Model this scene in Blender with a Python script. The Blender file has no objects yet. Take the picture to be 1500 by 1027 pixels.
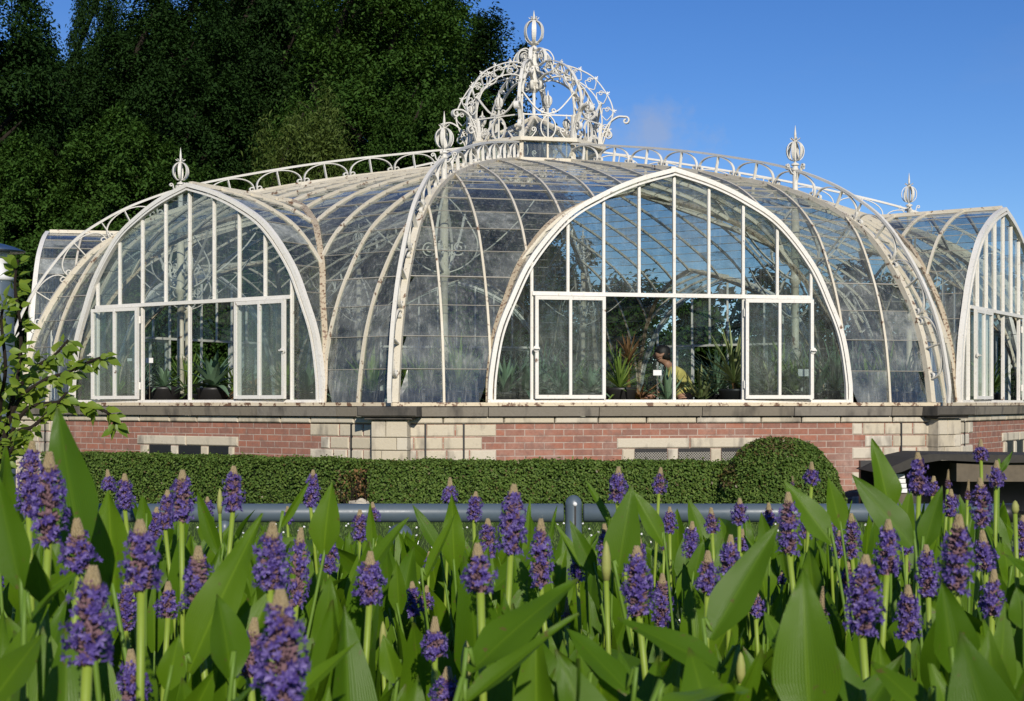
import bpy, math, random
import numpy as np
from mathutils import Vector, Matrix
R = math.radians
PI = math.pi
sc = bpy.context.scene
COL = sc.collection
random.seed(7)

# ------------------------------------------------------------------ helpers
class MB:
    """collects faces and links them as one mesh object"""
    def __init__(s):
        s.v = []; s.f = []; s.uv = {}; s.m = {}
    def add(s, vs, fs, mat=0, uvs=None):
        o = len(s.v); s.v += [tuple(p) for p in vs]
        for i, f in enumerate(fs):
            if uvs: s.uv[len(s.f)] = uvs[i]
            if mat: s.m[len(s.f)] = mat
            s.f.append([o + k for k in f])
    def hexa(s, p, mat=0):
        s.add(p, [(0,3,2,1),(4,5,6,7),(0,1,5,4),(1,2,6,5),(2,3,7,6),(3,0,4,7)], mat)
    def box(s, x0, x1, y0, y1, z0, z1, mat=0):
        s.hexa([(x0,y0,z0),(x1,y0,z0),(x1,y1,z0),(x0,y1,z0),(x0,y0,z1),(x1,y0,z1),(x1,y1,z1),(x0,y1,z1)], mat)
    def bar(s, p0, p1, w, h, up=(0,-1,0), mat=0):
        s.sweep([p0, p1], [up, up], w, h, mat=mat)
    def sweep(s, pts, ups, w, h, closed=False, mat=0):
        """rectangular section, w sideways, h along up, centred on the line"""
        P = [Vector(p) for p in pts]; n = len(P)
        if not isinstance(ups, list): ups = [ups]*n
        vs = []
        for i in range(n):
            if closed: t = P[(i+1) % n] - P[i-1]
            else: t = P[min(i+1, n-1)] - P[max(i-1, 0)]
            t.normalize(); u = Vector(ups[i]); u = (u - t*u.dot(t))
            if u.length < 1e-6: u = t.orthogonal()
            u.normalize(); sd = t.cross(u)
            ww = w[i] if isinstance(w, (list, tuple)) else w
            for a, b in ((-1,-1),(1,-1),(1,1),(-1,1)):
                vs.append(P[i] + sd*a*ww*.5 + u*b*h*.5)
        fs = []
        m = n if closed else n-1
        for i in range(m):
            j = (i+1) % n
            for a in range(4):
                b = (a+1) % 4
                fs.append((i*4+a, i*4+b, j*4+b, j*4+a))
        if not closed:
            fs += [(3,2,1,0), tuple((n-1)*4+k for k in range(4))]
        s.add(vs, fs, mat)
    def tube(s, pts, rad, n=8, cap=True, mat=0):
        P = [Vector(p) for p in pts]; m = len(P)
        if not isinstance(rad, (list, tuple)): rad = [rad]*m
        vs = []; u = None
        for i in range(m):
            t = (P[min(i+1, m-1)] - P[max(i-1, 0)]).normalized()
            if u is None: u = t.orthogonal().normalized()
            u = (u - t*u.dot(t)).normalized(); b = t.cross(u)
            for k in range(n):
                a = 2*PI*k/n
                vs.append(P[i] + (u*math.cos(a) + b*math.sin(a))*rad[i])
        fs = [(i*n+k, i*n+(k+1) % n, (i+1)*n+(k+1) % n, (i+1)*n+k) for i in range(m-1) for k in range(n)]
        if cap: fs += [tuple(range(n-1, -1, -1)), tuple((m-1)*n+k for k in range(n))]
        s.add(vs, fs, mat)
    def lathe(s, prof, c=(0,0,0), n=16, mat=0):
        vs = []; m = len(prof)
        for r, z in prof:
            for k in range(n):
                a = 2*PI*k/n
                vs.append((c[0]+max(r,1e-4)*math.cos(a), c[1]+max(r,1e-4)*math.sin(a), c[2]+z))
        fs = [(i*n+k, i*n+(k+1) % n, (i+1)*n+(k+1) % n, (i+1)*n+k) for i in range(m-1) for k in range(n)]
        fs += [tuple(range(n-1, -1, -1)), tuple((m-1)*n+k for k in range(n))]
        s.add(vs, fs, mat)
    def mesh(s, name, mats, smooth=False):
        me = bpy.data.meshes.new(name)
        me.from_pydata(s.v, [], s.f)
        if not isinstance(mats, (list, tuple)): mats = [mats]
        for m in mats: me.materials.append(m)
        if s.m:
            for i, k in s.m.items(): me.polygons[i].material_index = k
        if s.uv:
            ul = me.uv_layers.new(name='UVMap')
            for i, us in s.uv.items():
                for li, u in zip(me.polygons[i].loop_indices, us): ul.data[li].uv = u
        if smooth: me.polygons.foreach_set('use_smooth', [True]*len(me.polygons))
        me.update()
        return me
    def build(s, name, mats, parent=None, smooth=False):
        return link(name, s.mesh(name, mats, smooth), parent)

def link(name, me, parent=None):
    o = bpy.data.objects.new(name, me); COL.objects.link(o)
    if parent: o.parent = parent
    return o
def tag(o, label=None, cat=None, group=None, kind=None):
    if label: o['label'] = label
    if cat: o['category'] = cat
    if group: o['group'] = group
    if kind: o['kind'] = kind
    return o
def empty(name, loc, label, cat, group=None, rz=0):
    o = link(name, None); o.location = loc; o.rotation_euler.z = rz
    o.empty_display_size = .2
    return tag(o, label, cat, group)
KIDS = {}
def copy_tree(o, parent=None):
    c = o.copy(); COL.objects.link(c)
    if parent: c.parent = parent
    for ch in [x for x in COL.objects if x.parent == o]: copy_tree(ch, c)
    return c
def catmull(pts, n):
    P = np.array(pts, float); out = []
    Q = np.vstack([2*P[0]-P[1], P, 2*P[-1]-P[-2]])
    for i in range(1, len(Q)-2):
        p0, p1, p2, p3 = Q[i-1:i+3]
        for k in range(n):
            t = k/n
            out.append(.5*((2*p1)+(-p0+p2)*t+(2*p0-5*p1+4*p2-p3)*t*t+(-p0+3*p1-3*p2+p3)*t**3))
    out.append(P[-1]); return np.array(out)
def quads_mesh(name, V, mats, smooth=False, midx=None):
    """V: (N,4,3) array -> one mesh of N quads"""
    N = len(V); me = bpy.data.meshes.new(name)
    me.vertices.add(N*4); me.vertices.foreach_set('co', np.ascontiguousarray(V, dtype=np.float32).ravel())
    me.loops.add(N*4); me.loops.foreach_set('vertex_index', np.arange(N*4, dtype=np.int32))
    me.polygons.add(N); me.polygons.foreach_set('loop_start', np.arange(0, N*4, 4, dtype=np.int32))
    if not isinstance(mats, (list, tuple)): mats = [mats]
    for m in mats: me.materials.append(m)
    if midx is not None: me.polygons.foreach_set('material_index', np.asarray(midx, dtype=np.int32))
    me.update(calc_edges=True); me.validate()
    return me
def leaf_quads(C, Nrm, L, W, rng):
    """diamond shaped leaves at C facing Nrm"""
    N = len(C); a = rng.normal(size=(N,3)); n = Nrm/np.linalg.norm(Nrm, axis=1, keepdims=True)
    u = np.cross(n, a); u /= np.linalg.norm(u, axis=1, keepdims=True); v = np.cross(n, u)
    L = np.broadcast_to(L, (N,))[:,None]; W = np.broadcast_to(W, (N,))[:,None]
    k = n*L*.18
    return np.stack([C-u*L*.5-k, C+v*W*.5-u*L*.08, C+u*L*.5-k, C-v*W*.5-u*L*.08], axis=1)

# ------------------------------------------------------------------ camera frame: focal length 2100 px on a 1500 px wide picture, horizon at y = 590
F, HZ = 2100., 590.
CAM = Vector((-.315, -23.86, 0.))
def at(px, py, d):
    return Vector((CAM.x + (px-750)/F*d, CAM.y + d, -(py-HZ)/F*d))
GZ = -1.2          # ground level; z = 0 is the sill of the greenhouse, which is at eye height

# ------------------------------------------------------------------ materials
def newmat(name):
    m = bpy.data.materials.new(name); m.use_nodes = True
    nt = m.node_tree; nt.nodes.clear()
    out = nt.nodes.new('ShaderNodeOutputMaterial')
    return m, nt, out
def N(nt, typ, **kw):
    n = nt.nodes.new(typ)
    for k, v in kw.items():
        if k in n.inputs: n.inputs[k].default_value = v
        else: setattr(n, k, v)
    return n
def noise(nt, scale, detail=4, coord=None, rough=.55):
    n = N(nt, 'ShaderNodeTexNoise', Scale=scale, Detail=detail, Roughness=rough)
    if coord is not None: nt.links.new(coord, n.inputs['Vector'])
    return n.outputs['Fac']
def ramp(nt, fac, stops):
    r = nt.nodes.new('ShaderNodeValToRGB'); nt.links.new(fac, r.inputs[0])
    e = r.color_ramp.elements
    while len(e) < len(stops): e.new(.5)
    for k, (p, c) in enumerate(stops):
        e[k].position = p; e[k].color = (*c, 1) if len(c) == 3 else c
    return r.outputs[0]
def mix(nt, fac, a, b, mode='MIX'):
    n = nt.nodes.new('ShaderNodeMix'); n.data_type = 'RGBA'; n.blend_type = mode
    for sock, v in ((n.inputs[0], fac), (n.inputs[6], a), (n.inputs[7], b)):
        if isinstance(v, bpy.types.NodeSocket): nt.links.new(v, sock)
        elif isinstance(v, (int, float)): sock.default_value = v
        else: sock.default_value = (*v, 1)
    return n.outputs[2]
def math_(nt, op, a, b=None, c=None, clamp=False):
    n = nt.nodes.new('ShaderNodeMath'); n.operation = op; n.use_clamp = clamp
    for i, v in enumerate((a, b, c)):
        if v is None: continue
        if isinstance(v, bpy.types.NodeSocket): nt.links.new(v, n.inputs[i])
        else: n.inputs[i].default_value = v
    return n.outputs[0]
def pos(nt): return nt.nodes.new('ShaderNodeNewGeometry').outputs['Position']
def island(nt): return nt.nodes.new('ShaderNodeNewGeometry').outputs['Random Per Island']
def objc(nt): return nt.nodes.new('ShaderNodeTexCoord').outputs['Object']
def uvc(nt): return nt.nodes.new('ShaderNodeTexCoord').outputs['UV']
def mapping(nt, vec, scale=(1,1,1), loc=(0,0,0)):
    n = nt.nodes.new('ShaderNodeMapping'); n.inputs['Scale'].default_value = scale; n.inputs['Location'].default_value = loc
    nt.links.new(vec, n.inputs['Vector']); return n.outputs[0]
def principled(nt, out, col, rough=.6, spec=.5, metal=0, bump=None, bstr=.3, bdist=.01):
    p = N(nt, 'ShaderNodeBsdfPrincipled', Metallic=metal)
    p.inputs['Specular IOR Level'].default_value = spec
    for sock, v in ((p.inputs['Base Color'], col), (p.inputs['Roughness'], rough)):
        if isinstance(v, bpy.types.NodeSocket): nt.links.new(v, sock)
        elif isinstance(v, (int, float)): sock.default_value = v
        else: sock.default_value = (*v, 1)
    if bump is not None:
        b = N(nt, 'ShaderNodeBump', Strength=bstr, Distance=bdist)
        nt.links.new(bump, b.inputs['Height']); nt.links.new(b.outputs[0], p.inputs['Normal'])
    if out: nt.links.new(p.outputs[0], out.inputs[0])
    return p
def m_paint(name, rust=.62, base=(.80,.785,.74), grime=.5, rs=9):
    m, nt, out = newmat(name); p = pos(nt)
    n1 = noise(nt, rs, 6, p, .65); n2 = noise(nt, 2.3, 4, p); n3 = noise(nt, 45, 3, p)
    c = mix(nt, math_(nt, 'MULTIPLY', n2, grime), base, (base[0]*.72, base[1]*.66, base[2]*.52))
    c = mix(nt, ramp(nt, n3, [(.55,(0,0,0)),(.75,(.5,.5,.5))]), c, (.42,.36,.26))
    c = mix(nt, ramp(nt, n1, [(rust,(0,0,0)),(rust+.05,(1,1,1))]), c, mix(nt, n3, (.20,.105,.055), (.12,.075,.05)))
    principled(nt, out, c, .5, .4, bump=n1, bstr=.25, bdist=.004)
    return m
def m_stone(name, a, b, dark, scale=6, wear=.5, isl=True, streak=True):
    m, nt, out = newmat(name); p = pos(nt)
    n1 = noise(nt, scale, 8, p, .65); n2 = noise(nt, 40, 4, p)
    c = mix(nt, n2, a, b)
    if isl: c = mix(nt, island(nt), c, mix(nt, .6, c, (a[0]*.72, a[1]*.66, a[2]*.54)), 'MIX')
    st = noise(nt, 3, 3, mapping(nt, p, (1.5, 1.5, .5)), .6) if streak else n1
    c = mix(nt, ramp(nt, st, [(wear,(0,0,0)),(wear+.22,(1,1,1))]), c, dark)
    c = mix(nt, ramp(nt, n1, [(.6,(0,0,0)),(.8,(.7,.7,.7))]), c, dark)
    principled(nt, out, c, .85, .25, bump=n2, bstr=.5, bdist=.006)
    return m
def m_brick():
    m, nt, out = newmat('brickwork'); uv = uvc(nt); p = pos(nt)
    b = N(nt, 'ShaderNodeTexBrick', Scale=1.0); b.offset = .5
    nt.links.new(uv, b.inputs['Vector'])
    for k, v in (('Mortar Size',.007),('Mortar Smooth',.25),('Bias',-.1),('Brick Width',.222),('Row Height',.0735)): b.inputs[k].default_value = v
    b.inputs['Color1'].default_value = (.31,.105,.060,1); b.inputs['Color2'].default_value = (.165,.076,.058,1)
    b.inputs['Mortar'].default_value = (.42,.35,.29,1)
    n = noise(nt, 28, 5, p); n2 = noise(nt, 1.3, 6, p, .7)
    c = mix(nt, math_(nt,'MULTIPLY',n,.5), b.outputs['Color'], (.48,.29,.22))
    c = mix(nt, ramp(nt, n2, [(.50,(0,0,0)),(.74,(.65,.65,.65))]), c, (.44,.32,.26))
    c = mix(nt, ramp(nt, noise(nt, 9, 5, p, .7), [(.48,(0,0,0)),(.66,(.7,.7,.7))]), c, (.21,.125,.10))
    c = mix(nt, ramp(nt, noise(nt, 5, 6, mapping(nt, p, (1.6,1.6,.5)), .7), [(.62,(0,0,0)),(.75,(.5,.5,.5))]), c, (.16,.11,.09))
    principled(nt, out, c, .85, .2, bump=math_(nt,'ADD',math_(nt,'MULTIPLY',b.outputs['Fac'],-1.),math_(nt,'MULTIPLY',n,.25)), bstr=.7, bdist=.008)
    return m
def m_glass(name, tint=(.84,.91,.88), dirt=.07, refl=1.7):
    m, nt, out = newmat(name); p = pos(nt)
    tr = N(nt, 'ShaderNodeBsdfTransparent', Color=(*tint,1))
    gl = N(nt, 'ShaderNodeBsdfGlossy', Color=(1,1,1,1), Roughness=.03)
    w = N(nt, 'ShaderNodeBump', Strength=.05, Distance=.02); nt.links.new(noise(nt, 5, 2, p), w.inputs['Height']); nt.links.new(w.outputs[0], gl.inputs['Normal'])
    fr = N(nt, 'ShaderNodeLayerWeight', Blend=.5)
    fac = math_(nt, 'MULTIPLY_ADD', math_(nt, 'POWER', fr.outputs['Facing'], 4.5), .85, .045*refl, clamp=True)
    m1 = nt.nodes.new('ShaderNodeMixShader'); nt.links.new(fac, m1.inputs[0]); nt.links.new(tr.outputs[0], m1.inputs[1]); nt.links.new(gl.outputs[0], m1.inputs[2])
    df = N(nt, 'ShaderNodeBsdfDiffuse', Color=(.3,.3,.3,1)); tl = N(nt, 'ShaderNodeBsdfTranslucent', Color=(.22,.235,.22,1))
    md = nt.nodes.new('ShaderNodeMixShader'); md.inputs[0].default_value = .25; nt.links.new(df.outputs[0], md.inputs[1]); nt.links.new(tl.outputs[0], md.inputs[2])
    st = noise(nt, 4, 6, mapping(nt, p, (7,7,.5)), .72)
    st = ramp(nt, st, [(.50,(0,0,0)),(.78,(.55,.55,.55))])
    bl = ramp(nt, noise(nt, 3, 6, p, .7), [(.35,(.15,.15,.15)),(.8,(1,1,1))])
    il = ramp(nt, island(nt), [(.0,(.4,.4,.4)),(.8,(1,1,1)),(.94,(1.6,1.6,1.6)),(1,(3,3,3))])
    sz = nt.nodes.new('ShaderNodeSeparateXYZ'); nt.links.new(p, sz.inputs[0])
    low = ramp(nt, math_(nt, 'MULTIPLY', sz.outputs[2], .4), [(.0,(.8,.8,.8)),(.13,(1,1,1)),(.2,(1.8,1.8,1.8)),(.32,(1.3,1.3,1.3)),(.5,(1,1,1)),(1,(.75,.75,.75))])
    d = math_(nt, 'MULTIPLY', math_(nt, 'MULTIPLY', math_(nt, 'MULTIPLY', bl, il), low), dirt)
    nt.links.new(mix(nt, math_(nt,'MULTIPLY',st,1.7,clamp=True), (.40,.425,.40), (.70,.71,.66)), df.inputs[0])
    d = math_(nt, 'ADD', d, math_(nt, 'MULTIPLY', st, min(dirt*1.1,.5)), clamp=True)
    m2 = nt.nodes.new('ShaderNodeMixShader'); nt.links.new(d, m2.inputs[0]); nt.links.new(m1.outputs[0], m2.inputs[1]); nt.links.new(md.outputs[0], m2.inputs[2])
    nt.links.new(m2.outputs[0], out.inputs[0])
    return m
def m_leaf(name, a, b, trans=.3, rough=.45, spec=.4, vein=False, scale=1.2):
    m, nt, out = newmat(name); p = pos(nt)
    c = mix(nt, island(nt), a, b)
    oi = nt.nodes.new('ShaderNodeObjectInfo')
    c = mix(nt, math_(nt,'MULTIPLY',noise(nt, scale, 3, p),.6), c, (a[0]*.55,a[1]*.6,a[2]*.6))
    if 'tree' in name: c = mix(nt, math_(nt,'MULTIPLY',oi.outputs['Random'],.6), c, (a[0]*.45,a[1]*.42,a[2]*.5))
    bump = None
    if vein:
        uv = uvc(nt)
        w = N(nt, 'ShaderNodeTexWave', Scale=7.0, Distortion=.5, Detail=1.0); w.bands_direction = 'X'
        nt.links.new(uv, w.inputs['Vector']); bump = w.outputs['Fac']
        c = mix(nt, math_(nt,'MULTIPLY',bump,.30), c, (b[0]*1.3,b[1]*1.22,b[2]))
        sx = nt.nodes.new('ShaderNodeSeparateXYZ'); nt.links.new(uv, sx.inputs[0])
        rib = math_(nt,'SUBTRACT',1.,math_(nt,'MULTIPLY',math_(nt,'ABSOLUTE',math_(nt,'SUBTRACT',sx.outputs[0],.5)),22.),clamp=True)
        c = mix(nt, math_(nt,'MULTIPLY',rib,.5), c, (b[0]*1.5,b[1]*1.35,b[2]*1.6))
        tipb = math_(nt,'MULTIPLY',ramp(nt, sx.outputs[1], [(.93,(0,0,0)),(1,(1,1,1))]), ramp(nt, oi.outputs['Random'], [(.35,(0,0,0)),(.6,(1,1,1))]))
        c = mix(nt, tipb, c, (.09,.055,.02))
        c = mix(nt, math_(nt,'MULTIPLY',oi.outputs['Random'],.65), c, (a[0]*.62,a[1]*.72,a[2]*.9))
        sp = noise(nt, 75, 3, p, .6)
        c = mix(nt, ramp(nt, sp, [(.66,(0,0,0)),(.70,(.85,.85,.85))]), c, (.12,.095,.025))
    pr = principled(nt, None, c, rough, spec, bump=bump, bstr=.18, bdist=.002)
    tl = nt.nodes.new('ShaderNodeBsdfTranslucent'); nt.links.new(mix(nt, .5, c, (b[0]*1.6,b[1]*1.5,b[2]*.6)), tl.inputs[0])
    mx = nt.nodes.new('ShaderNodeMixShader'); mx.inputs[0].default_value = trans
    nt.links.new(pr.outputs[0], mx.inputs[1]); nt.links.new(tl.outputs[0], mx.inputs[2]); nt.links.new(mx.outputs[0], out.inputs[0])
    return m
def m_plain(name, a, b=None, rough=.6, spec=.4, scale=20, bstr=.2, metal=0):
    m, nt, out = newmat(name); n = noise(nt, scale, 5, pos(nt))
    c = mix(nt, n, a, b or tuple(x*.7 for x in a))
    principled(nt, out, c, rough, spec, metal, bump=n, bstr=bstr, bdist=.005)
    return m

def m_rail():
    m, nt, out = newmat('blue_grey_rail_paint'); p = pos(nt); n = noise(nt, 22, 6, p, .7)
    c = mix(nt, noise(nt, 3, 5, p), (.070,.100,.125), (.095,.125,.15))
    c = mix(nt, ramp(nt, noise(nt, 7, 6, p, .75), [(.55,(0,0,0)),(.75,(.5,.5,.5))]), c, (.14,.15,.15))
    c = mix(nt, ramp(nt, n, [(.70,(0,0,0)),(.73,(.8,.8,.8))]), c, (.42,.42,.38))
    principled(nt, out, c, ramp(nt, n, [(.3,(.3,.3,.3)),(.8,(.55,.55,.55))]), .5, bump=n, bstr=.06, bdist=.004)
    return m
M = dict(
 paint=m_paint('white_paint', .66), paint_old=m_paint('weathered_paint', .59, (.70,.655,.55), .8), rusty=m_paint('rusted_paint', .535, (.52,.45,.34), 1., 30),
 sill=m_paint('rusted_sill_paint', .53, (.70,.62,.47), .9),
 iron=m_paint('ironwork_paint', .72, (.74,.73,.69), .7),
 glass=m_glass('greenhouse_glass', (.82,.88,.87), .17), glass_old=m_glass('dirty_greenhouse_glass', (.73,.79,.765), .56, 1.6), lap=m_plain('glass_lap', (.40,.38,.33), (.27,.25,.20), .6, .3),
 brick=m_brick(), stone=m_stone('limestone', (.66,.61,.50), (.52,.47,.38), (.17,.15,.125), 7, .52),
 coping=m_stone('coping_stone', (.27,.245,.205), (.17,.155,.13), (.055,.05,.045), 5, .53),
 cap=m_stone('weathered_cap_stone', (.13,.12,.105), (.07,.066,.06), (.03,.03,.028), 5, .45),
 tree1=m_leaf('dark_tree_leaf', (.016,.043,.008), (.028,.066,.011), .2, .7, .12), tree2=m_leaf('green_tree_leaf', (.040,.098,.014), (.072,.140,.024), .25, .7, .12),
 tree3=m_leaf('pale_tree_leaf', (.095,.145,.026), (.145,.20,.04), .25, .6, .2),
 bark=m_plain('bark', (.030,.024,.018), (.018,.014,.011), .9, .1, 12, .8),
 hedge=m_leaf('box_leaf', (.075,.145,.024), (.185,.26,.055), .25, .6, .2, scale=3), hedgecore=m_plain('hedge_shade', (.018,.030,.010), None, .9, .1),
 brownleaf=m_leaf('browned_box_leaf', (.12,.085,.03), (.16,.13,.04), .2),
 pleaf=m_leaf('pond_leaf', (.074,.160,.005), (.140,.250,.010), .36, .40, .25, vein=True, scale=7),
 pstem=m_plain('pond_stem', (.24,.31,.035), (.16,.25,.025), .5, .4, 30, .1),
 tan=m_plain('tan_bud', (.37,.30,.17), (.26,.20,.11), .8, .2, 300, .6), petiole=m_plain('leaf_stalk', (.13,.22,.025), (.09,.17,.02), .5, .3, 30, .1),
 pinkbud=m_plain('pink_brown_bud', (.25,.15,.15), (.15,.085,.12), .75, .2, 200, .4),
 greenbud=m_plain('green_bud', (.26,.32,.07), (.30,.27,.10), .6, .3, 60, .2),
 vine=m_leaf('yellow_green_leaf', (.16,.26,.025), (.28,.36,.04), .4, .45, .4),
 rail=m_rail(),
 black=m_plain('black_plastic_and_shade', (.016,.016,.017), (.022,.021,.02), .42, .5), soil=m_plain('soil', (.05,.035,.022), None, .95, .1),
 agave=m_leaf('agave_leaf', (.12,.21,.12), (.19,.29,.18), .08, .5, .4), yucca=m_leaf('yucca_leaf', (.17,.28,.05), (.27,.37,.08), .15, .45, .4),
 varieg=m_leaf('variegated_leaf', (.20,.27,.08), (.46,.46,.22), .15, .45, .4), dry=m_leaf('dry_leaf', (.30,.17,.07), (.20,.10,.05), .15, .7, .2),
 tagw=m_plain('white_tag', (.78,.78,.76), (.72,.72,.70), .5), floor=m_plain('gravel_floor', (.16,.14,.11), (.10,.09,.07), .95, .1, 90, .6),
 wood=m_plain('grey_timber', (.17,.14,.10), (.09,.075,.055), .85, .2, 14, .6), dark=m_plain('dark_slab', (.060,.055,.047), (.028,.026,.023), .8, .3, 16, .4),
 skin=m_plain('skin', (.36,.20,.13), (.33,.18,.115), .55), hair=m_plain('black_hair', (.010,.009,.008), None, .55, .4, 90, .6),
 shirt=m_plain('olive_shirt', (.52,.47,.15), (.46,.41,.12), .85, .2, 12, .5), trousers=m_plain('dark_trousers', (.03,.03,.035), None, .85, .2),
 roofblue=m_plain('blue_metal_hood', (.035,.07,.15), (.03,.055,.12), .35, .5),
)
def m_floret():
    m, nt, out = newmat('violet_floret')
    c = ramp(nt, island(nt), [(0,(.055,.033,.18)),(.5,(.115,.075,.31)),(1,(.25,.19,.47))])
    pr = principled(nt, None, c, .5, .35)
    tl = nt.nodes.new('ShaderNodeBsdfTranslucent'); nt.links.new(c, tl.inputs[0])
    mx = nt.nodes.new('ShaderNodeMixShader'); mx.inputs[0].default_value = .3
    nt.links.new(pr.outputs[0], mx.inputs[1]); nt.links.new(tl.outputs[0], mx.inputs[2]); nt.links.new(mx.outputs[0], out.inputs[0])
    return m
M['floret'] = m_floret()
# ------------------------------------------------------------------ the greenhouse: an octagonal dome with a barrel-vaulted gable in every face
TH = 11.5; RC = 8.3; T22 = math.tan(R(22.5)); C22 = math.cos(R(22.5)); AP = RC*C22
HIP = catmull([(8.30,0),(8.25,.36),(8.13,.85),(7.88,1.38),(7.46,1.95),(7.06,2.27),(6.54,2.56),(5.78,2.85),(4.57,3.17),(3.40,3.43),(1.9,3.71),(1.05,3.86)], 8)
HIPR, HIPZ = HIP[:,0], HIP[:,1]
A_ = HIPR*C22                                    # distance of the face from the axis
PL = np.concatenate([[0], np.cumsum(np.hypot(np.diff(A_), np.diff(HIPZ)))])
PMAX = PL[-1]
def pA(p): return float(np.interp(p, PL, A_))
def pZ(p): return float(np.interp(p, PL, HIPZ))
def z2p(z): return float(np.interp(z, HIPZ, PL))
def A2p(a): return float(np.interp(-a, -A_, PL))
GW, GH = 2.14, 2.65                              # gable half width and height
ARCH = catmull([(-1,0),(-.993,.115),(-.955,.29),(-.885,.435),(-.78,.605),(-.595,.782),(-.40,.882),(-.21,.95),(0,1.0)], 8)
ARCH = np.vstack([ARCH, ARCH[-2::-1]*[-1,1]])
ATAU, AH = ARCH[:,0]*GW, ARCH[:,1]*GH
AL = np.concatenate([[0], np.cumsum(np.hypot(np.diff(ATAU), np.diff(AH)))]); ALEN = AL[-1]
def arch_h(t): return float(np.interp(t, ATAU, AH))
def arch_pt(q): return float(np.interp(q, AL, ATAU)), float(np.interp(q, AL, AH))
def pv(t): return z2p(arch_h(t)) if abs(t) < GW else 0.
def face_pt(p, t, off=0.):
    a, z = pA(p), pZ(p)
    e = .02; da = pA(min(p+e, PMAX))-pA(max(p-e, 0)); dz = pZ(min(p+e, PMAX))-pZ(max(p-e, 0)); l = math.hypot(da, dz) or 1
    na, nz = dz/l, -da/l                         # outward normal in the profile plane
    return (t, -(a+na*off), z+nz*off), (0, -na, nz)

gh = empty('greenhouse', (0,0,GZ), 'white iron and glass octagonal greenhouse with arched gables and a crown, on brick plinth', 'greenhouse')
gh.rotation_euler.z = 0
ROOT = gh
def put(o, ang, parent=None):
    o.parent = parent or gh
    if parent is None:
        o.location = (0,0,-GZ); o.rotation_euler.z = R(ang)
    return o

# ---- meshes of one face, shared by the eight faces
STEP = .53; LAP = .375
TAUS = [j*STEP for j in range(-5, 6)]
def face_bars():
    b = MB()
    for t in TAUS:
        p0, p1 = pv(t), min(A2p(abs(t)/T22) if abs(t) > .42 else PMAX, PMAX)
        if p1-p0 < .1: continue
        ps = np.linspace(p0, p1, max(5, int((p1-p0)/.14)))
        pts = [face_pt(p, t, .012) for p in ps]
        b.sweep([q[0] for q in pts], [q[1] for q in pts], .026, .045)
    k = 1
    while k*LAP < PMAX-.05:
        p = k*LAP; hw = pA(p)*T22
        z = pZ(p); inner = max([abs(t) for t in np.linspace(0, GW, 80) if arch_h(t) > z] or [0])
        w = .006 if k % 4 else .012
        pt = lambda t: face_pt(p, t, .006)
        if inner > 0:
            for s in (-1, 1):
                if hw-inner > .05: b.sweep([pt(s*inner)[0], pt(s*hw)[0]], [pt(0)[1]]*2, w, .010, mat=1)
        else: b.sweep([pt(-hw)[0], pt(hw)[0]], [pt(0)[1]]*2, w, .010, mat=1)
        k += 1
    return b
def face_glass(rng):
    b = MB()
    edges = sorted(set(TAUS + [-RC*C22*T22, RC*C22*T22]))
    for c in range(len(edges)-1):
        ts = np.linspace(edges[c], edges[c+1], 5)
        k = 0
        while k*LAP < PMAX:
            lo, hi = k*LAP, min((k+1)*LAP, PMAX); k += 1
            tilt = rng.normal(0, .0035, 3)
            vs = []; fs = []
            for i in range(4):
                quad = []
                for t, side in ((ts[i], 0), (ts[i+1], 1)):
                    pmax = A2p(abs(t)/T22) if abs(t) > .40 else PMAX
                    a, z = max(lo, pv(t)), min(hi, pmax)
                    quad.append((t, a, max(a, z)))
                if quad[0][2]-quad[0][1] < 1e-4 and quad[1][2]-quad[1][1] < 1e-4: continue
                row = []
                for (t, a, z) in (quad[0], quad[1]):
                    for p in np.linspace(a, z, 3):
                        off = tilt[0]*(t-ts[2])/.27 + tilt[1]*(p-(lo+hi)/2)/.2 + .001
                        row.append(face_pt(p, t, off)[0])
                o = len(vs); vs += row
                fs += [(o, o+3, o+4, o+1), (o+1, o+4, o+5, o+2)]
            if fs: b.add(vs, fs)
    return b
def weld(me, d=1e-4):
    import bmesh
    bm = bmesh.new(); bm.from_mesh(me); bmesh.ops.remove_doubles(bm, verts=bm.verts, dist=d); bm.to_mesh(me); bm.free(); return me
def vault_depth(t): return max(0., AP - pA(pv(t)))
def vault_frame():
    b = MB()
    for dp in (.52, 1.04, 1.5):
        ids = [(arch_pt(q)) for q in np.linspace(0, ALEN, 61)]
        ids = [x for x in ids if vault_depth(x[0]) > dp]
        if len(ids) > 3:
            pts = [(t, -(AP-dp), h+.01) for t, h in ids]
            b.sweep(pts, [Vector((t*.5, 0, h+.2)) for t, h in ids], .028, .045)
    for q in np.arange(.36, ALEN, .36):
        t, h = arch_pt(q); d = vault_depth(t)
        if d > .12: b.sweep([(t, -AP, h+.006), (t, -(AP-d), h+.006)], [Vector((t*.5,0,h+.2))]*2, .007, .008, mat=1)
    b.sweep([(0,-AP,GH+.02),(0,-(AP-vault_depth(0)),GH+.02)], [(0,0,1)]*2, .06, .05)
    return b
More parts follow.
